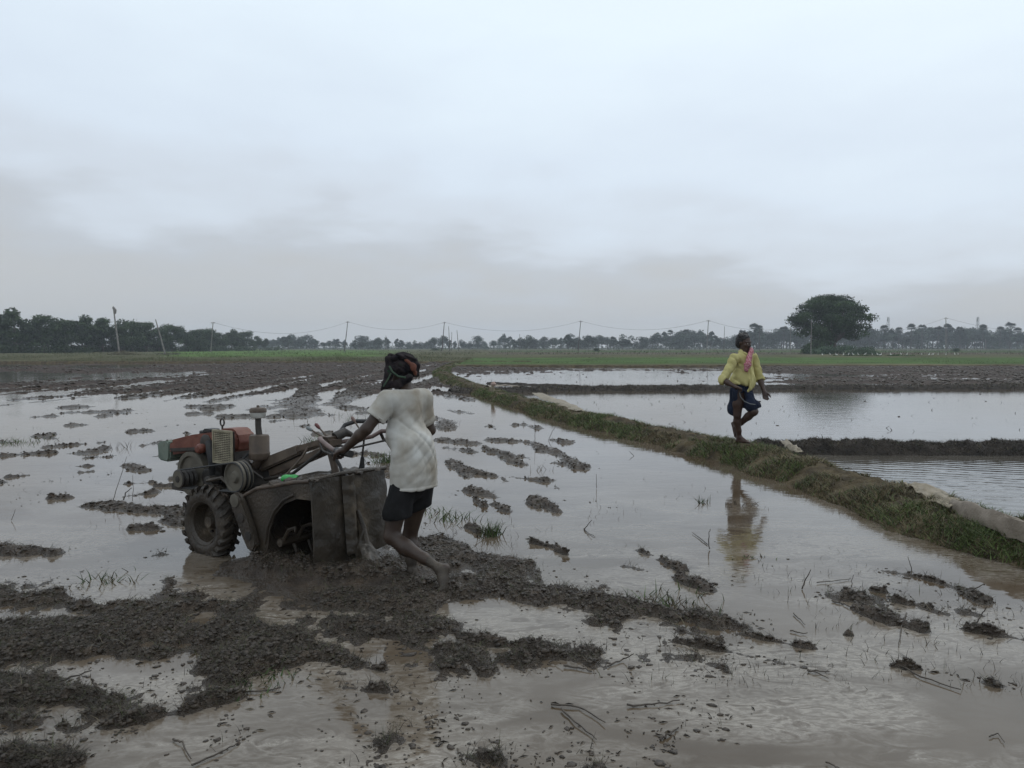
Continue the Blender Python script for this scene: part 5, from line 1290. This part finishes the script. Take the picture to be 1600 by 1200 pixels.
    def build(s, name, m, root, smooth_it=1, mud=None):
        V, F = s.mesh()
        for _ in range(smooth_it):             # light relaxing
            S = np.zeros_like(V); N = np.zeros(len(V))
            for k in range(4):
                np.add.at(S, F[:, k], V[F[:, (k+1) % 4]]); np.add.at(N, F[:, k], 1)
            V = V*.5+S/N[:, None]*.5
        L = np.array(root.location); mi = None
        if mud is not None:
            c = V[F].mean(1); mi = (c[:, 2] < mud[0]+.07*fbm(c[:, 0]*22, c[:, 1]*22, c[:, 2]*9, o=3, s=5)*2).astype(int)
        return mesh_np(name, V-L, F, [m]+([mud[1]] if mud else []), True, mi, parent=root)
SKIN = mat('dark_skin', (.040, .021, .0145), (.060, .032, .022), 12, .5, .2, 90, spec=.45, bdist=.002)
SKINM = mat('muddy_skin', (.034, .019, .0125), (.056, .036, .024), 8, .5, .4, 60, spec=.45, bdist=.003)
MUDSKIN = mat('drying_mud_on_skin', (.032, .023, .016), (.065, .049, .034), 14, .6, .7, 70, bdist=.004)
EYEW = mat('eye_white', (.45, .40, .34), None, 8, .3); EYEB = mat('eye_iris', (.01, .006, .004), None, 8, .2)
HAIR = mat('black_hair', (.006, .005, .005), (.016, .014, .013), 60, .6, .8, 120, bdist=.004)
def hand(B, wrist, axis, curl, thumb, s=1., grip=.8):
    """palm, four bent fingers of different length and a thumb; axis: along the hand, curl: the way fingers bend, thumb: side of the thumb"""
    ax, cu = nrm(axis), nrm(curl); cu = nrm(cu-ax*(cu@ax)); sd = nrm(np.cross(ax, cu)); sd = sd if sd@np.array(thumb, float) > 0 else -sd
    w = np.array(wrist, float)
    B.cap(w, w+ax*.035*s, .026*s, .03*s, .015, (cu, 1.5))
    B.cap(w+ax*.03*s+sd*.014*s, w+ax*.078*s+sd*.018*s, .022*s, .021*s, .012, (cu, 1.3)); B.cap(w+ax*.03*s-sd*.014*s, w+ax*.074*s-sd*.018*s, .022*s, .019*s, .012, (cu, 1.3))
    for i, (o, L) in enumerate(((.030, .072), (.0105, .080), (-.0095, .074), (-.029, .060))):
        p = w+ax*(.078-.004*abs(i-1))*s+sd*o*s; a = 0.; pts = [p-ax*.01*s]
        for f in (.45, .31, .24):
            a += grip*(1.05 if f != .45 else .7); d = ax*math.cos(a)+cu*math.sin(a); pts.append(pts[-1]+d*L*f*s*1.05)
        B.chain(pts, [.0105*s, .0100*s, .0092*s, .0078*s], .004)
    t0 = w+ax*.022*s+sd*.026*s; d1 = nrm(ax*.75+sd*.75+cu*.35); d2 = nrm(ax*.8+cu*.9*grip+sd*.15)
    B.chain([t0, t0+d1*.038*s, t0+d1*.038*s+d2*.03*s, t0+d1*.038*s+d2*.055*s], [.015*s, .0125*s, .0115*s, .009*s], .006)
def head(B, c, fwd, up, s=1., chin=1., k=.014):
    f, u = nrm(fwd), nrm(up); u = nrm(u-f*(u@f)); r = np.cross(f, u); c = np.array(c, float); P = lambda a, b, d: c+(f*a+r*b+u*d)*s
    ax = [f, r, u]
    B.ell(P(-.012, 0, .025), (.096*s, .076*s, .088*s), ax, k); B.ell(P(.018, 0, -.030), (.070*s, .061*s, .078*s), ax, k)
    B.cap(P(.060, 0, -.088), P(.045, 0, -.075), .026*s*chin, .035*s, .02); B.cap(P(.01, .045, -.05), P(.052, .02, -.082), .018*s, .018*s, .02); B.cap(P(.01, -.045, -.05), P(.052, -.02, -.082), .018*s, .018*s, .02)
    for q in (1, -1):
        B.ell(P(.082, q*.032, .006), (.016*s, .019*s, .013*s), ax, 0, sub=True)
        B.ell(P(.070, q*.031, .004), (.017*s, .017*s, .014*s), ax, .004)
        B.cap(P(.081, q*.012, .026), P(.068, q*.05, .024), .011*s, .010*s, .010); B.cap(P(.058, q*.046, -.02), P(.066, q*.030, -.026), .017*s, .016*s, .016)
        B.ell(P(-.008, q*.076, -.006), (.019*s, .008*s, .030*s), ax, .005); B.cap(P(-.006, q*.080, .015), P(-.018, q*.086, -.005), .006*s, .006*s, .004)
    B.cap(P(.083, 0, .008), P(.102, 0, -.022), .009*s, .012*s, .008)
    for q in (1, -1): B.ell(P(.090, q*.014, -.028), (.013*s, .010*s, .009*s), ax, .006)
    B.ell(P(.080, 0, -.051), (.012*s, .024*s, .006*s), ax, .005); B.ell(P(.078, 0, -.063), (.012*s, .021*s, .007*s), ax, .005)
    return P, ax
def foot(B, heel, toe, ankle, side, s=1., k=.015):
    heel, toe, ankle = (np.array(v, float) for v in (heel, toe, ankle)); d = nrm(toe-heel); sd = nrm(side); up = nrm(np.cross(sd, d)); up = up if up@(ankle-heel) > 0 else -up
    B.cap(heel, ankle, .029*s, .034*s, k); B.chain([heel, heel+(toe-heel)*.45, heel+(toe-heel)*.75], [.027*s, .027*s, .028*s], k, (up, 1.15))
    B.cap(ankle, heel+(toe-heel)*.6+up*.008, .032*s, .024*s, k); b = heel+(toe-heel)*.76
    for i, (o, L) in enumerate(((.028, .26), (.010, .25), (-.004, .22), (-.017, .18), (-.029, .14))):
        q = b+sd*o*s; B.cap(q, q+(toe-heel)*L+up*-.004, .0125*s if i == 0 else .0095*s, .010*s if i == 0 else .0075*s, .004)
def eyes(P, ax, root, s=1.):
    L = np.array(root.location)
    for q in (1, -1):
        e = empty('eye', tuple(P(.0735, q*.031, .004)-L)); e.parent = root
        V = SV2*.0135*s; mesh_np('eyeball', V, SF2, [EYEW], True, parent=e); mesh_np('iris', SV2*.006*s+np.array(ax[0])*.0095*s, SF2, [EYEB], True, parent=e)
SV2, SF2 = sphere_mesh(2)

# --- man in the white shirt pushing the tiller, seen from behind -----------------------------------------
f = nrm((-.70, .715, 0)); l = nrm((-.715, -.70, 0)); up = np.array((0, 0, 1.))
Lsh, Rsh = np.array((-.838, 5.262, 1.268)), np.array((-.645, 5.465, 1.258))
hipc = np.array((-.68, 5.30, .78)); Lhip = hipc+l*.085+up*-.01; Rhip = hipc-l*.085+up*.0
chest = (Lsh+Rsh)/2; neck0 = chest+up*.035-f*.005; headc = np.array(AT(628, 576, 5.44))
Lelb = np.array((-.985, 5.20, 1.075)); Lwr = np.array((-1.150, 5.245, .925))
Relb = np.array(AT(672, 672, 5.52)); Rwr = np.array(TW(-1.50, -.35, 1.0))
Lkn = np.array(AT(612, 838, 5.20)); Lan = np.array(AT(686, 888, 5.07)); Rkn = np.array(AT(640, 838, 5.43)); Ran = np.array(AT(644, 896, 5.38)); Ran[2] = .05
root = empty('person', (-.70, 5.33, 0), 0, 'barefoot man in dirty white T-shirt, dark shorts and black head wrap pushing the tiller', 'person')
B = Body((-1.36, 4.86, -.10), (-.40, 5.98, 1.64), .0065)
B.chain([hipc+up*-.03, hipc+up*.12, chest+up*-.22, chest+up*-.06], [.105, .092, .10, .10], .05, (f, 1.4))
B.cap(Lsh, Rsh, .062, .062, .05); B.chain([neck0-up*.02, headc-up*.07-f*.02], [.056, .05], .03)
B.chain([Lsh, Lelb, Lelb+(Lwr-Lelb)*.3, Lwr], [.050, .037, .037, .024], .025); B.chain([Rsh, Relb, Relb+(Rwr-Relb)*.3, Rwr], [.050, .037, .037, .024], .025)
hand(B, Lwr, nrm(np.array(TW(-1.50, .265, .90))-Lwr)+np.array((-.2, 0, .1)), np.array((.25, .1, -1)), f, 1., 1.0)
hand(B, Rwr, nrm(f+np.array((0, 0, -.2))), (0, 0, -1), l, 1., 1.0)
B.chain([Lhip-up*.02, (Lhip+Lkn)/2, Lkn], [.078, .070, .052], .03); B.chain([Lkn, Lkn+(Lan-Lkn)*.3-np.array((.0, .0, .012)), Lkn+(Lan-Lkn)*.7, Lan], [.052, .053, .036, .029], .025)
B.chain([Rhip, (Rhip+Rkn)/2, Rkn], [.088, .072, .05], .03); B.chain([Rkn, Rkn+(Ran-Rkn)*.3-f*.012, Rkn+(Ran-Rkn)*.7, Ran], [.05, .052, .036, .030], .025)
heel = Lan+np.array((.045, -.005, .0)); toe = np.array(AT(691, 930, 4.985)); foot(B, heel, toe, Lan, l, 1.)
foot(B, Ran+np.array((.03, -.02, -.05)), Ran+f*.17+np.array((0, 0, -.07)), Ran, l, 1.)
hf = nrm((-.86, .48, -.08)); HP, hax = head(B, headc, hf, up, .98)
B.build('body', SKINM, root, 2, (.20, MUDSKIN)); eyes(HP, hax, root, .98)
# T-shirt
SHIRT = mat('dirty_white_cotton', (.30, .262, .21), (.455, .435, .395), 5.5, .85, .35, 160, c3=(.54, .53, .50), lo=.33, hi=.56, bdist=.003, spec=.2)
S = Body((-1.1, 5.0, .58), (-.36, 5.75, 1.46), .0065)
S.chain([hipc+up*-.10, hipc+up*.03, hipc+up*.16, chest+up*-.24, chest+up*-.07], [.150, .148, .134, .132, .128], .06, (f, 1.18))
S.cap(Lsh-up*.012, Rsh-up*.012, .066, .066, .05); S.cap(neck0-up*.012, Lsh+up*.008, .066, .05, .04); S.cap(neck0-up*.012, Rsh+up*.008, .066, .05, .04)
for hp_ in (Lhip, Rhip): S.cap(hipc+(hp_-hipc)*.62+up*.10, hipc+(hp_-hipc)*.62-up*.12, .100, .112, .05)
la = Lsh+(Lelb-Lsh)*.62; ra_ = Rsh+(Relb-Rsh)*.62
S.cap(Lsh, la, .066, .068, .035); S.cap(Rsh, ra_, .066, .066, .035); S.cap(neck0-up*.03, neck0+up*.012, .076, .066, .03)
ld, rd = nrm(Lelb-Lsh), nrm(Relb-Rsh)
X, Y, Z = S.grid(); sd_ = ((X-hipc[0])*l[0]+(Y-hipc[1])*l[1])
m = ((X-Lsh[0])*ld[0]+(Y-Lsh[1])*ld[1]+(Z-Lsh[2])*ld[2] > .150) & ((X-Lsh[0])*l[0]+(Y-Lsh[1])*l[1] > -.02+.0*Z) & (((X-Lsh[0])**2+(Y-Lsh[1])**2) > .0) & (np.linalg.norm(np.stack([X-la[0], Y-la[1], Z-la[2]]), axis=0) < .16) & (X < -.865)
S.D[m] = np.maximum(S.D[m], (((X-Lsh[0])*ld[0]+(Y-Lsh[1])*ld[1]+(Z-Lsh[2])*ld[2])-.150)[m])
hem = .655+.02*((X-hipc[0])/.15)**2*0
tilt = (Z-(.662+.03*(X-hipc[0])))
S.D = np.maximum(S.D, -tilt).astype(np.float32)
S.D = np.maximum(S.D, Z-(neck0[2]+.028)).astype(np.float32)
back = lambda x, y, z: (x-hipc[0])*l[0]+(y-hipc[1])*l[1]
def folds(x, y, z):
    a = back(x, y, z); q = a*17+.8*np.sin(z*9)-(z-.9)*7; lowf = .35+.65*smooth(.68, .86, z)
    v = lowf*.013*(1-np.abs(vn(q, z*1.7, x*0+.3, s=5)))**3*smooth(1.36, 1.15, z)+lowf*.009*(1-np.abs(vn(a*12+z*13, z*3, x*0+.6, s=6)))**4*smooth(1.30, 1.1, z)-.005
    v += .0065*vn(a*11+z*5, z*6.0-a*6, x*3, s=7)+.0022*vn(a*30, z*24, x*20, s=9)
    v += .006*vn(z*30+a*5, a*4, x*0+.7, s=12)*smooth(.88, .76, z)*.6
    hemr = np.exp(-((z-(.680+.03*(x-hipc[0])))/.004)**2)*.0035-np.exp(-((z-(.668+.03*(x-hipc[0])))/.006)**2)*.003
    return v-.004+hemr
S.add(folds); S.build('t_shirt', SHIRT, root, 1)
cf = Body((-1.05, 5.05, .9), (-.8, 5.4, 1.3), .006); cf.cap(Lsh+ld*.133, Lsh+ld*.150, .0765, .0755, .004); c0 = Lsh+ld*.136
cf.cut(Lsh+ld*.151, ld); cf.cut(Lsh+ld*.136, -ld); cf.build('sleeve_hem', SHIRT, root, 0)
# shorts
SHORT = mat('black_shorts_cloth', (.007, .007, .007), (.016, .015, .016), 9, .85, .4, 120, spec=.2)
T = Body((-1.0, 4.98, .40), (-.40, 5.68, .84), .0075)
T.cap(hipc+up*-.09, hipc+up*-.03, .122, .105, .05, (f, 1.2)); lk = Lhip+(Lkn-Lhip)*.55; rk = Rhip+(Rkn-Rhip)*.62
T.cap(Lhip-up*.05, lk+np.array((-.0, 0, -.04)), .080, .102, .04); T.cap(Rhip-up*.03, rk+np.array((.015, 0, -.02)), .085, .096, .04)
T.add(lambda x, y, z: .006*vn(back(x, y, z)*22, z*7, x*6, s=44)+.003*vn(x*40, z*20, y*40, s=45))
X, Y, Z = T.grid(); T.D = np.maximum(T.D, (.470+.35*(X+.70)*(X > -.70)+.10*(X+.70)*(X < -.70))*1.-Z).astype(np.float32)
T.build('shorts', SHORT, root, 1)
# head wrap
WRAP = mat('black_wrap_cloth', (.009, .008, .010), (.034, .027, .028), 22, .9, .5, 160, c3=(.02, .04, .026), hi=.6, spec=.12); WG = mat('green_stripe_cloth', (.03, .055, .035), (.06, .09, .055), 20, .9); WR = mat('rust_red_cloth', (.10, .035, .022), (.14, .05, .03), 20, .9)
H = Body(headc-.24, headc+.26, .0055)
H.ell(HP(-.014, 0, .036), (.103, .084, .086), hax, .01)
H.ell(HP(-.03, 0, .0), (.098, .089, .085), hax, .02)
for (a0, r0) in ((.045, .02), (.075, .016), (.012, .018)):
    an = np.linspace(0, 2*math.pi, 17); pts = [HP(-.014+.098*math.cos(t), .080*math.sin(t), a0+.022*math.sin(t+a0*30)) for t in an]; H.chain(pts, [r0]*17, .012)
H.chain([HP(-.02, -.07, .02), HP(.0, -.095, .0), HP(.01, -.10, -.03)], [.03, .026, .018], .015)                # knot on the left temple
H.cap(HP(-.08, .05, -.0), HP(-.09, .05, -.045), .034, .022, .02)
H.D = np.maximum(H.D, -1)
sl_, (X, Y, Z) = H._sl(headc-.3, headc+.3); fx_ = (X-headc[0])*hax[0][0]+(Y-headc[1])*hax[0][1]+(Z-headc[2])*hax[0][2]; uz_ = Z-headc[2]
H.D = np.maximum(H.D, np.minimum(fx_-.040, .030-uz_)).astype(np.float32)   # face stays free
H.add(lambda x, y, z: .0062*(1-2*np.abs(vn((z-headc[2])*42+(x-headc[0])*22, y*9, x*8, s=71)))+.002*vn(x*60, y*60, z*60, s=72))
H.build('head_wrap', WRAP, root, 1)
tl = Body(headc-(.3, .25, .34), headc+(.15, .2, .15), .0055)
p0 = AT(612, 570, 5.38); p1 = AT(607, 588, 5.37); p2 = AT(602, 600, 5.36); p3 = AT(596, 609, 5.36)
tl.chain([p0, p1, p2, p3], [.034, .030, .022, .010], .02, (nrm((.3, 1, 0)), 1.6)); tl.chain([AT(640, 590, 5.33), AT(622, 600, 5.34), AT(603, 602, 5.36)], [.026, .026, .018], .02, (up, .9))
tl.chain([AT(618, 560, 5.36), AT(608, 562, 5.40), AT(605, 580, 5.40)], [.022, .026, .02], .02)
tl.add(lambda x, y, z: .004*vn(x*50+z*25, z*12, y*20, s=73)); tl.build('wrap_tail', WRAP, root, 1)
q = [AT(608, 572, 5.305), AT(613, 581, 5.295), AT(622, 588, 5.29), AT(634, 590, 5.30)]; L0 = np.array(root.location)
MB().tube([p-L0+np.array((0, .004, 0)) for p in q], .007, 6).build('green_stripe', WG, root); MB().tube([p-L0 for p in (AT(611, 583, 5.325), AT(606, 593, 5.325), AT(599, 604, 5.33))], .006, 6).build('green_stripe', WG, root)
kb = Body(headc-.2, headc+.25, .006); kb.ell(AT(646, 574, 5.34), (.020, .026, .032), None, 0); kb.ell(AT(649, 583, 5.36), (.014, .02, .02), None, .01); kb.cap(AT(634, 562, 5.345), AT(646, 572, 5.34), .012, .016, .01); kb.add(lambda x, y, z: .004*vn(x*70, y*70, z*70, s=75)); kb.build('wrap_knot', WR, root, 1)

# --- man in the yellow shirt walking on the bund -------------------------------------------------------
Y0 = AT(1155, 689, 11.3); base = np.array((Y0[0], 11.3, Y0[2]))
f = nrm((.72, -.69, 0)); l = nrm((.69, .72, 0)); r_ = -l        # l: his left, to the right in the picture and away
A = lambda px, py, dd=0.: AT(px, py, 11.3+dd)
root = empty('person', tuple(base), 0, 'barefoot man in yellow shirt and dark blue lungi walking along the grassy bund', 'person')
hipc = A(1158, 613); headc = A(1163, 536)-np.array((0, 0, .0)); Rsh = A(1148, 559, -.12); Lsh = A(1176, 556, .12); chest = (Rsh+Lsh)/2
Relb = A(1130, 594, -.20); Rwr = A(1150, 605, -.34); Lelb = A(1187, 592, .10); Lwr = A(1194, 612, -.02)
Rhip = hipc+r_*.09; Lhip = hipc+l*.09; Rkn = A(1152, 648, -.06); Ran = A(1155.5, 683, .0); Lkn = A(1178, 643, -.18); Lan = A(1149, 668, .10)
B = Body(base+(-.62, -.62, -.08), base+(.62, .55, 1.66), .0078)
B.chain([hipc-up*.02, hipc+up*.12, chest-up*.22, chest-up*.05], [.14, .145, .14, .12], .05, (f, 1.25))
B.cap(Lsh, Rsh, .055, .055, .05); B.chain([chest+up*.03, headc-up*.06], [.062, .056], .03)
for a_, e_, w_ in ((Rsh, Relb, Rwr), (Lsh, Lelb, Lwr)): B.chain([a_, e_, e_+(w_-e_)*.3, w_], [.052, .04, .04, .027], .025)
hand(B, Lwr, nrm(A(1197, 625, -.05)-Lwr), nrm(f*.5+r_*.6), f, 1.05, .45); hand(B, Rwr, nrm(l*.7+f*.2-up*.15), nrm((0, 0, -1)-f*.3), up, 1.05, .7)
B.chain([Rhip, (Rhip+Rkn)/2, Rkn], [.092, .078, .056], .03); B.chain([Rkn, Rkn+(Ran-Rkn)*.3-f*.015, Rkn+(Ran-Rkn)*.7, Ran], [.050, .052, .036, .031], .025)
B.chain([Lhip, (Lhip+Lkn)/2, Lkn], [.092, .078, .06], .03); B.chain([Lkn, Lkn+(Lan-Lkn)*.3, Lkn+(Lan-Lkn)*.7, Lan], [.058, .056, .04, .032], .025)
foot(B, Ran-f*.03-up*.055, Ran+f*.18-up*.06, Ran, r_, 1.05); foot(B, Lan+A(1145.5, 662, .14)-A(1149, 668, .10), A(1150, 684, .06), Lan, l, 1.0)
hf = nrm((.60, -.78, -.16)); HP, hax = head(B, headc, hf, up, 1.06)
B.build('body', SKIN, root, 1); eyes(HP, hax, root, 1.06)
Hh_ = Body(headc-.22, headc+.24, .007); Hh_.ell(HP(-.030, 0, .048), (.102*1.06, .088*1.06, .088*1.06), hax, .01); Hh_.ell(HP(-.055, 0, -.01), (.075, .084, .085), hax, .02)
for k in range(26):
    t = k*2.4; e = .25+.75*((k*7) % 11)/11; d = nrm(hax[1]*math.cos(t)*math.cos(e*1.4)+hax[2]*math.sin(e*1.4)+hax[0]*math.sin(t)*math.cos(e*1.4)*.7); Hh_.cap(HP(-.03, 0, .05)+d*.085, HP(-.03, 0, .05)+d*.104, .016, .008, .012)
sl_, (X, Y, Z) = Hh_._sl(headc-.3, headc+.3); fx_ = (X-headc[0])*hax[0][0]+(Y-headc[1])*hax[0][1]; uz_ = Z-headc[2]
Hh_.D = np.maximum(Hh_.D, np.minimum(fx_-.035, .050-uz_)).astype(np.float32); Hh_.D = np.maximum(Hh_.D, np.minimum(fx_+.03, .02-uz_)).astype(np.float32)
Hh_.add(lambda x, y, z: .006*vn(x*55, y*55, z*55, s=81)); Hh_.build('hair', HAIR, root, 1)
mu = Body(headc-.2, headc+.2, .005); mu.chain([HP(.070, .030, -.050), HP(.094, .012, -.040), HP(.096, 0, -.039), HP(.094, -.012, -.040), HP(.070, -.030, -.050)], [.004, .008, .008, .008, .004], .004); mu.build('moustache', HAIR, root, 1)
YEL = mat('yellow_cotton', (.40, .35, .14), (.53, .48, .22), 6, .85, .4, 120, spec=.2, bdist=.004); 
S = Body(base+(-.60, -.55, .66), base+(.55, .5, 1.50), .0078)
S.chain([hipc+up*.03, hipc+up*.14, chest-up*.24, chest-up*.06], [.180, .180, .158, .138], .06, (f, 1.12)); S.ell(hipc+up*.17+f*.06, (.15, .15, .14), None, .06); S.cap(Lsh-up*.01, Rsh-up*.01, .070, .070, .05)
S.chain([Rsh, Relb, Relb+(Rwr-Relb)*.16], [.066, .074, .070], .03); S.chain([Lsh, Lelb, Lelb+(Lwr-Lelb)*.12], [.066, .066, .064], .03); S.cap(chest+up*.02, chest+up*.07, .085, .075, .03)
X, Y, Z = S.grid(); lx = (X-hipc[0])*l[0]+(Y-hipc[1])*l[1]
inb = lambda p, R: (X-p[0])**2+(Y-p[1])**2+(Z-p[2])**2 < R*R
hz_ = hipc[2]+.075-.28*lx
tor = (np.abs(lx) < .21) | (Z < 0)
S.D = np.where(~inb(Relb, .15), np.maximum(S.D, hz_-Z), S.D).astype(np.float32)
for e_, w_, k_ in ((Relb, Rwr, .035), (Lelb, Lwr, .03)):
    d_ = nrm(w_-e_); m = inb(e_+d_*k_, .16) & (((X-e_[0])*d_[0]+(Y-e_[1])*d_[1]+(Z-e_[2])*d_[2]) > k_) & (((X-hipc[0])**2+(Y-hipc[1])**2) > .19**2); v = ((X-e_[0])*d_[0]+(Y-e_[1])*d_[1]+(Z-e_[2])*d_[2])-k_; S.D[m] = np.maximum(S.D[m], v[m])
# open collar: a V cut out below the throat
ff = (X-chest[0])*f[0]+(Y-chest[1])*f[1]; ll = (X-chest[0])*l[0]+(Y-chest[1])*l[1]
S.D = np.maximum(S.D, np.minimum(np.minimum(ff-.02, .05-np.abs(ll)+.35*(Z-chest[2]-.05)), Z-(chest[2]-.07))).astype(np.float32)
S.add(lambda x, y, z: .012*(1-2*np.abs(vn((x+y*.5)*11+z*9, z*5, y*7, s=91)))+.005*vn(x*9-z*22, z*9, y*12, s=92)+.0025*vn(x*40, z*40, y*40, s=93)); S.build('shirt', YEL, root, 1)
L0 = np.array(root.location)
def rib(pts, w, name, m): MB().tube([p-L0 for p in pts], w, 7).build(name, m, root)
rib([A(1172, 572, -.20), A(1174.5, 588, -.235), A(1174, 603, -.235), A(1172, 609, -.215)], [.014, .015, .015, .008], 'button_placket', YEL)
rib([chest+up*.075-f*.05+r_*.06, chest+up*.05+f*.05+r_*.065, chest-up*.0+f*.12+r_*.02], [.02, .024, .012], 'collar', YEL); rib([chest+up*.075-f*.05+l*.06, chest+up*.05+f*.05+l*.065, chest-up*.0+f*.12+l*.02], [.02, .024, .012], 'collar', YEL)
tail_ = Body(A(1160, 600, -.3)-.15, A(1175, 605, -.2)+.2, .007); tail_.chain([A(1174, 596, -.22), A(1173, 606, -.22), A(1169, 611, -.22)], [.04, .036, .022], .02, (f, 1.8)); tail_.add(lambda x, y, z: .005*vn(x*40, y*30, z*20, s=95)); tail_.build('shirt_tail', YEL, root, 1)
# pink checked towel over the left shoulder
PINK = mat('pink_check_cloth', (.42, .115, .14), (.55, .22, .24), 12, .9, .4, 90, spec=.1)
nt = PINK.node_tree; b_ = nt.nodes['Principled BSDF']; ck = nt.nodes.new('ShaderNodeTexChecker'); ck.inputs['Scale'].default_value = 55; ck.inputs[1].default_value = (.50, .27, .29, 1); ck.inputs[2].default_value = (.33, .09, .115, 1)
tcn = nt.nodes.new('ShaderNodeTexCoord'); nt.links.new(tcn.outputs['Object'], ck.inputs[0]); nt.links.new(ck.outputs[0], b_.inputs['Base Color'])
K = Body(chest+(-.30, -.42, -.36), chest+(.36, .35, .26), .007)
K.chain([A(1172, 548, .10), A(1173, 549, -.02), A(1171, 558, -.13), A(1168, 570, -.21)], [.042, .048, .056, .062], .02, (f, 1.5)); K.chain([A(1170, 570, -.205), A(1166, 576, -.215), A(1166, 575, -.215)], [.062, .052, .04], .02, (f, 1.9)); K.chain([A(1172, 549, .12), A(1174, 566, .2)], [.045, .05], .02, (f, 1.3))
K.chain([A(1172, 549, .0), A(1166, 547, .10), A(1157, 548, .08)], [.04, .036, .03], .02); K.add(lambda x, y, z: .012*(1-2*np.abs(vn(x*26+z*14, y*10, z*5, s=97)))+.002*vn(x*60, y*60, z*60, s=98)); K.build('towel', PINK, root, 1)
# lungi folded up above the knees
LUN = mat('dark_blue_cloth', (.010, .014, .028), (.018, .025, .047), 7, .85, .4, 120, spec=.2)
T = Body(base+(-.5, -.55, .26), base+(.5, .5, 1.05), .0078)
T.cap(hipc-up*.05, hipc+up*.10, .175, .155, .05, (f, 1.12))
T.chain([Rhip+up*.02, A(1145, 640, .02), A(1143, 652, .04)], [.11, .082, .06], .05, (f, 1.1)); T.chain([Lhip, A(1175, 634, -.14), A(1180, 634, -.12)], [.11, .094, .078], .05); T.cap(A(1168, 620, -.12), A(1172, 632, -.16), .09, .085, .04)
X, Y, Z = T.grid(); slot = np.sqrt(((X-A(1154, 640)[0])/.048)**2+((Y-11.08)/.17)**2)-1
T.D = np.maximum(T.D, np.minimum(-slot*.05, A(1150, 612)[2]-Z)).astype(np.float32)
hemz = np.interp(X, [A(1133, 640)[0], A(1143, 648)[0], A(1152, 648)[0], A(1165, 640)[0], A(1185, 636)[0]], [A(0, 641)[2], A(0, 650)[2], A(0, 650)[2], A(0, 645)[2], A(0, 634)[2]])
T.D = np.maximum(T.D, hemz-Z).astype(np.float32)
T.add(lambda x, y, z: .013*(1-2*np.abs(vn(x*16+z*4, z*4, y*12, s=101)))+.003*vn(x*40, z*20, y*40, s=102)); T.build('lungi', LUN, root, 1)
rib([A(1155, 612, -.255), A(1157, 620, -.265), A(1163, 627, -.275), A(1172, 631, -.275), A(1180, 632, -.25)], .006, 'lungi_border', mat('pale_border', (.16, .17, .17), None, 9, .9))
#@@END_PEOPLE
#@@HAZE
def haze():
    V, F = boxVF(-1750, 1750, -1450, 1700, -1.35, 48)
    o = MB().add(V, F).build('haze', WIRE, sm=False); m = bpy.data.materials.new('haze_air'); m.use_nodes = True; nt = m.node_tree
    nt.nodes.remove(nt.nodes['Principled BSDF']); v = nt.nodes.new('ShaderNodeVolumePrincipled'); v.inputs['Color'].default_value = (.86, .92, 1, 1)
    v.inputs['Density'].default_value = HAZE_DENSITY; v.inputs['Anisotropy'].default_value = .2
    nt.links.new(v.outputs[0], nt.nodes['Material Output'].inputs['Volume']); o.data.materials.clear(); o.data.materials.append(m); tag(o, kind='stuff')
HAZE_DENSITY = .00045
haze()
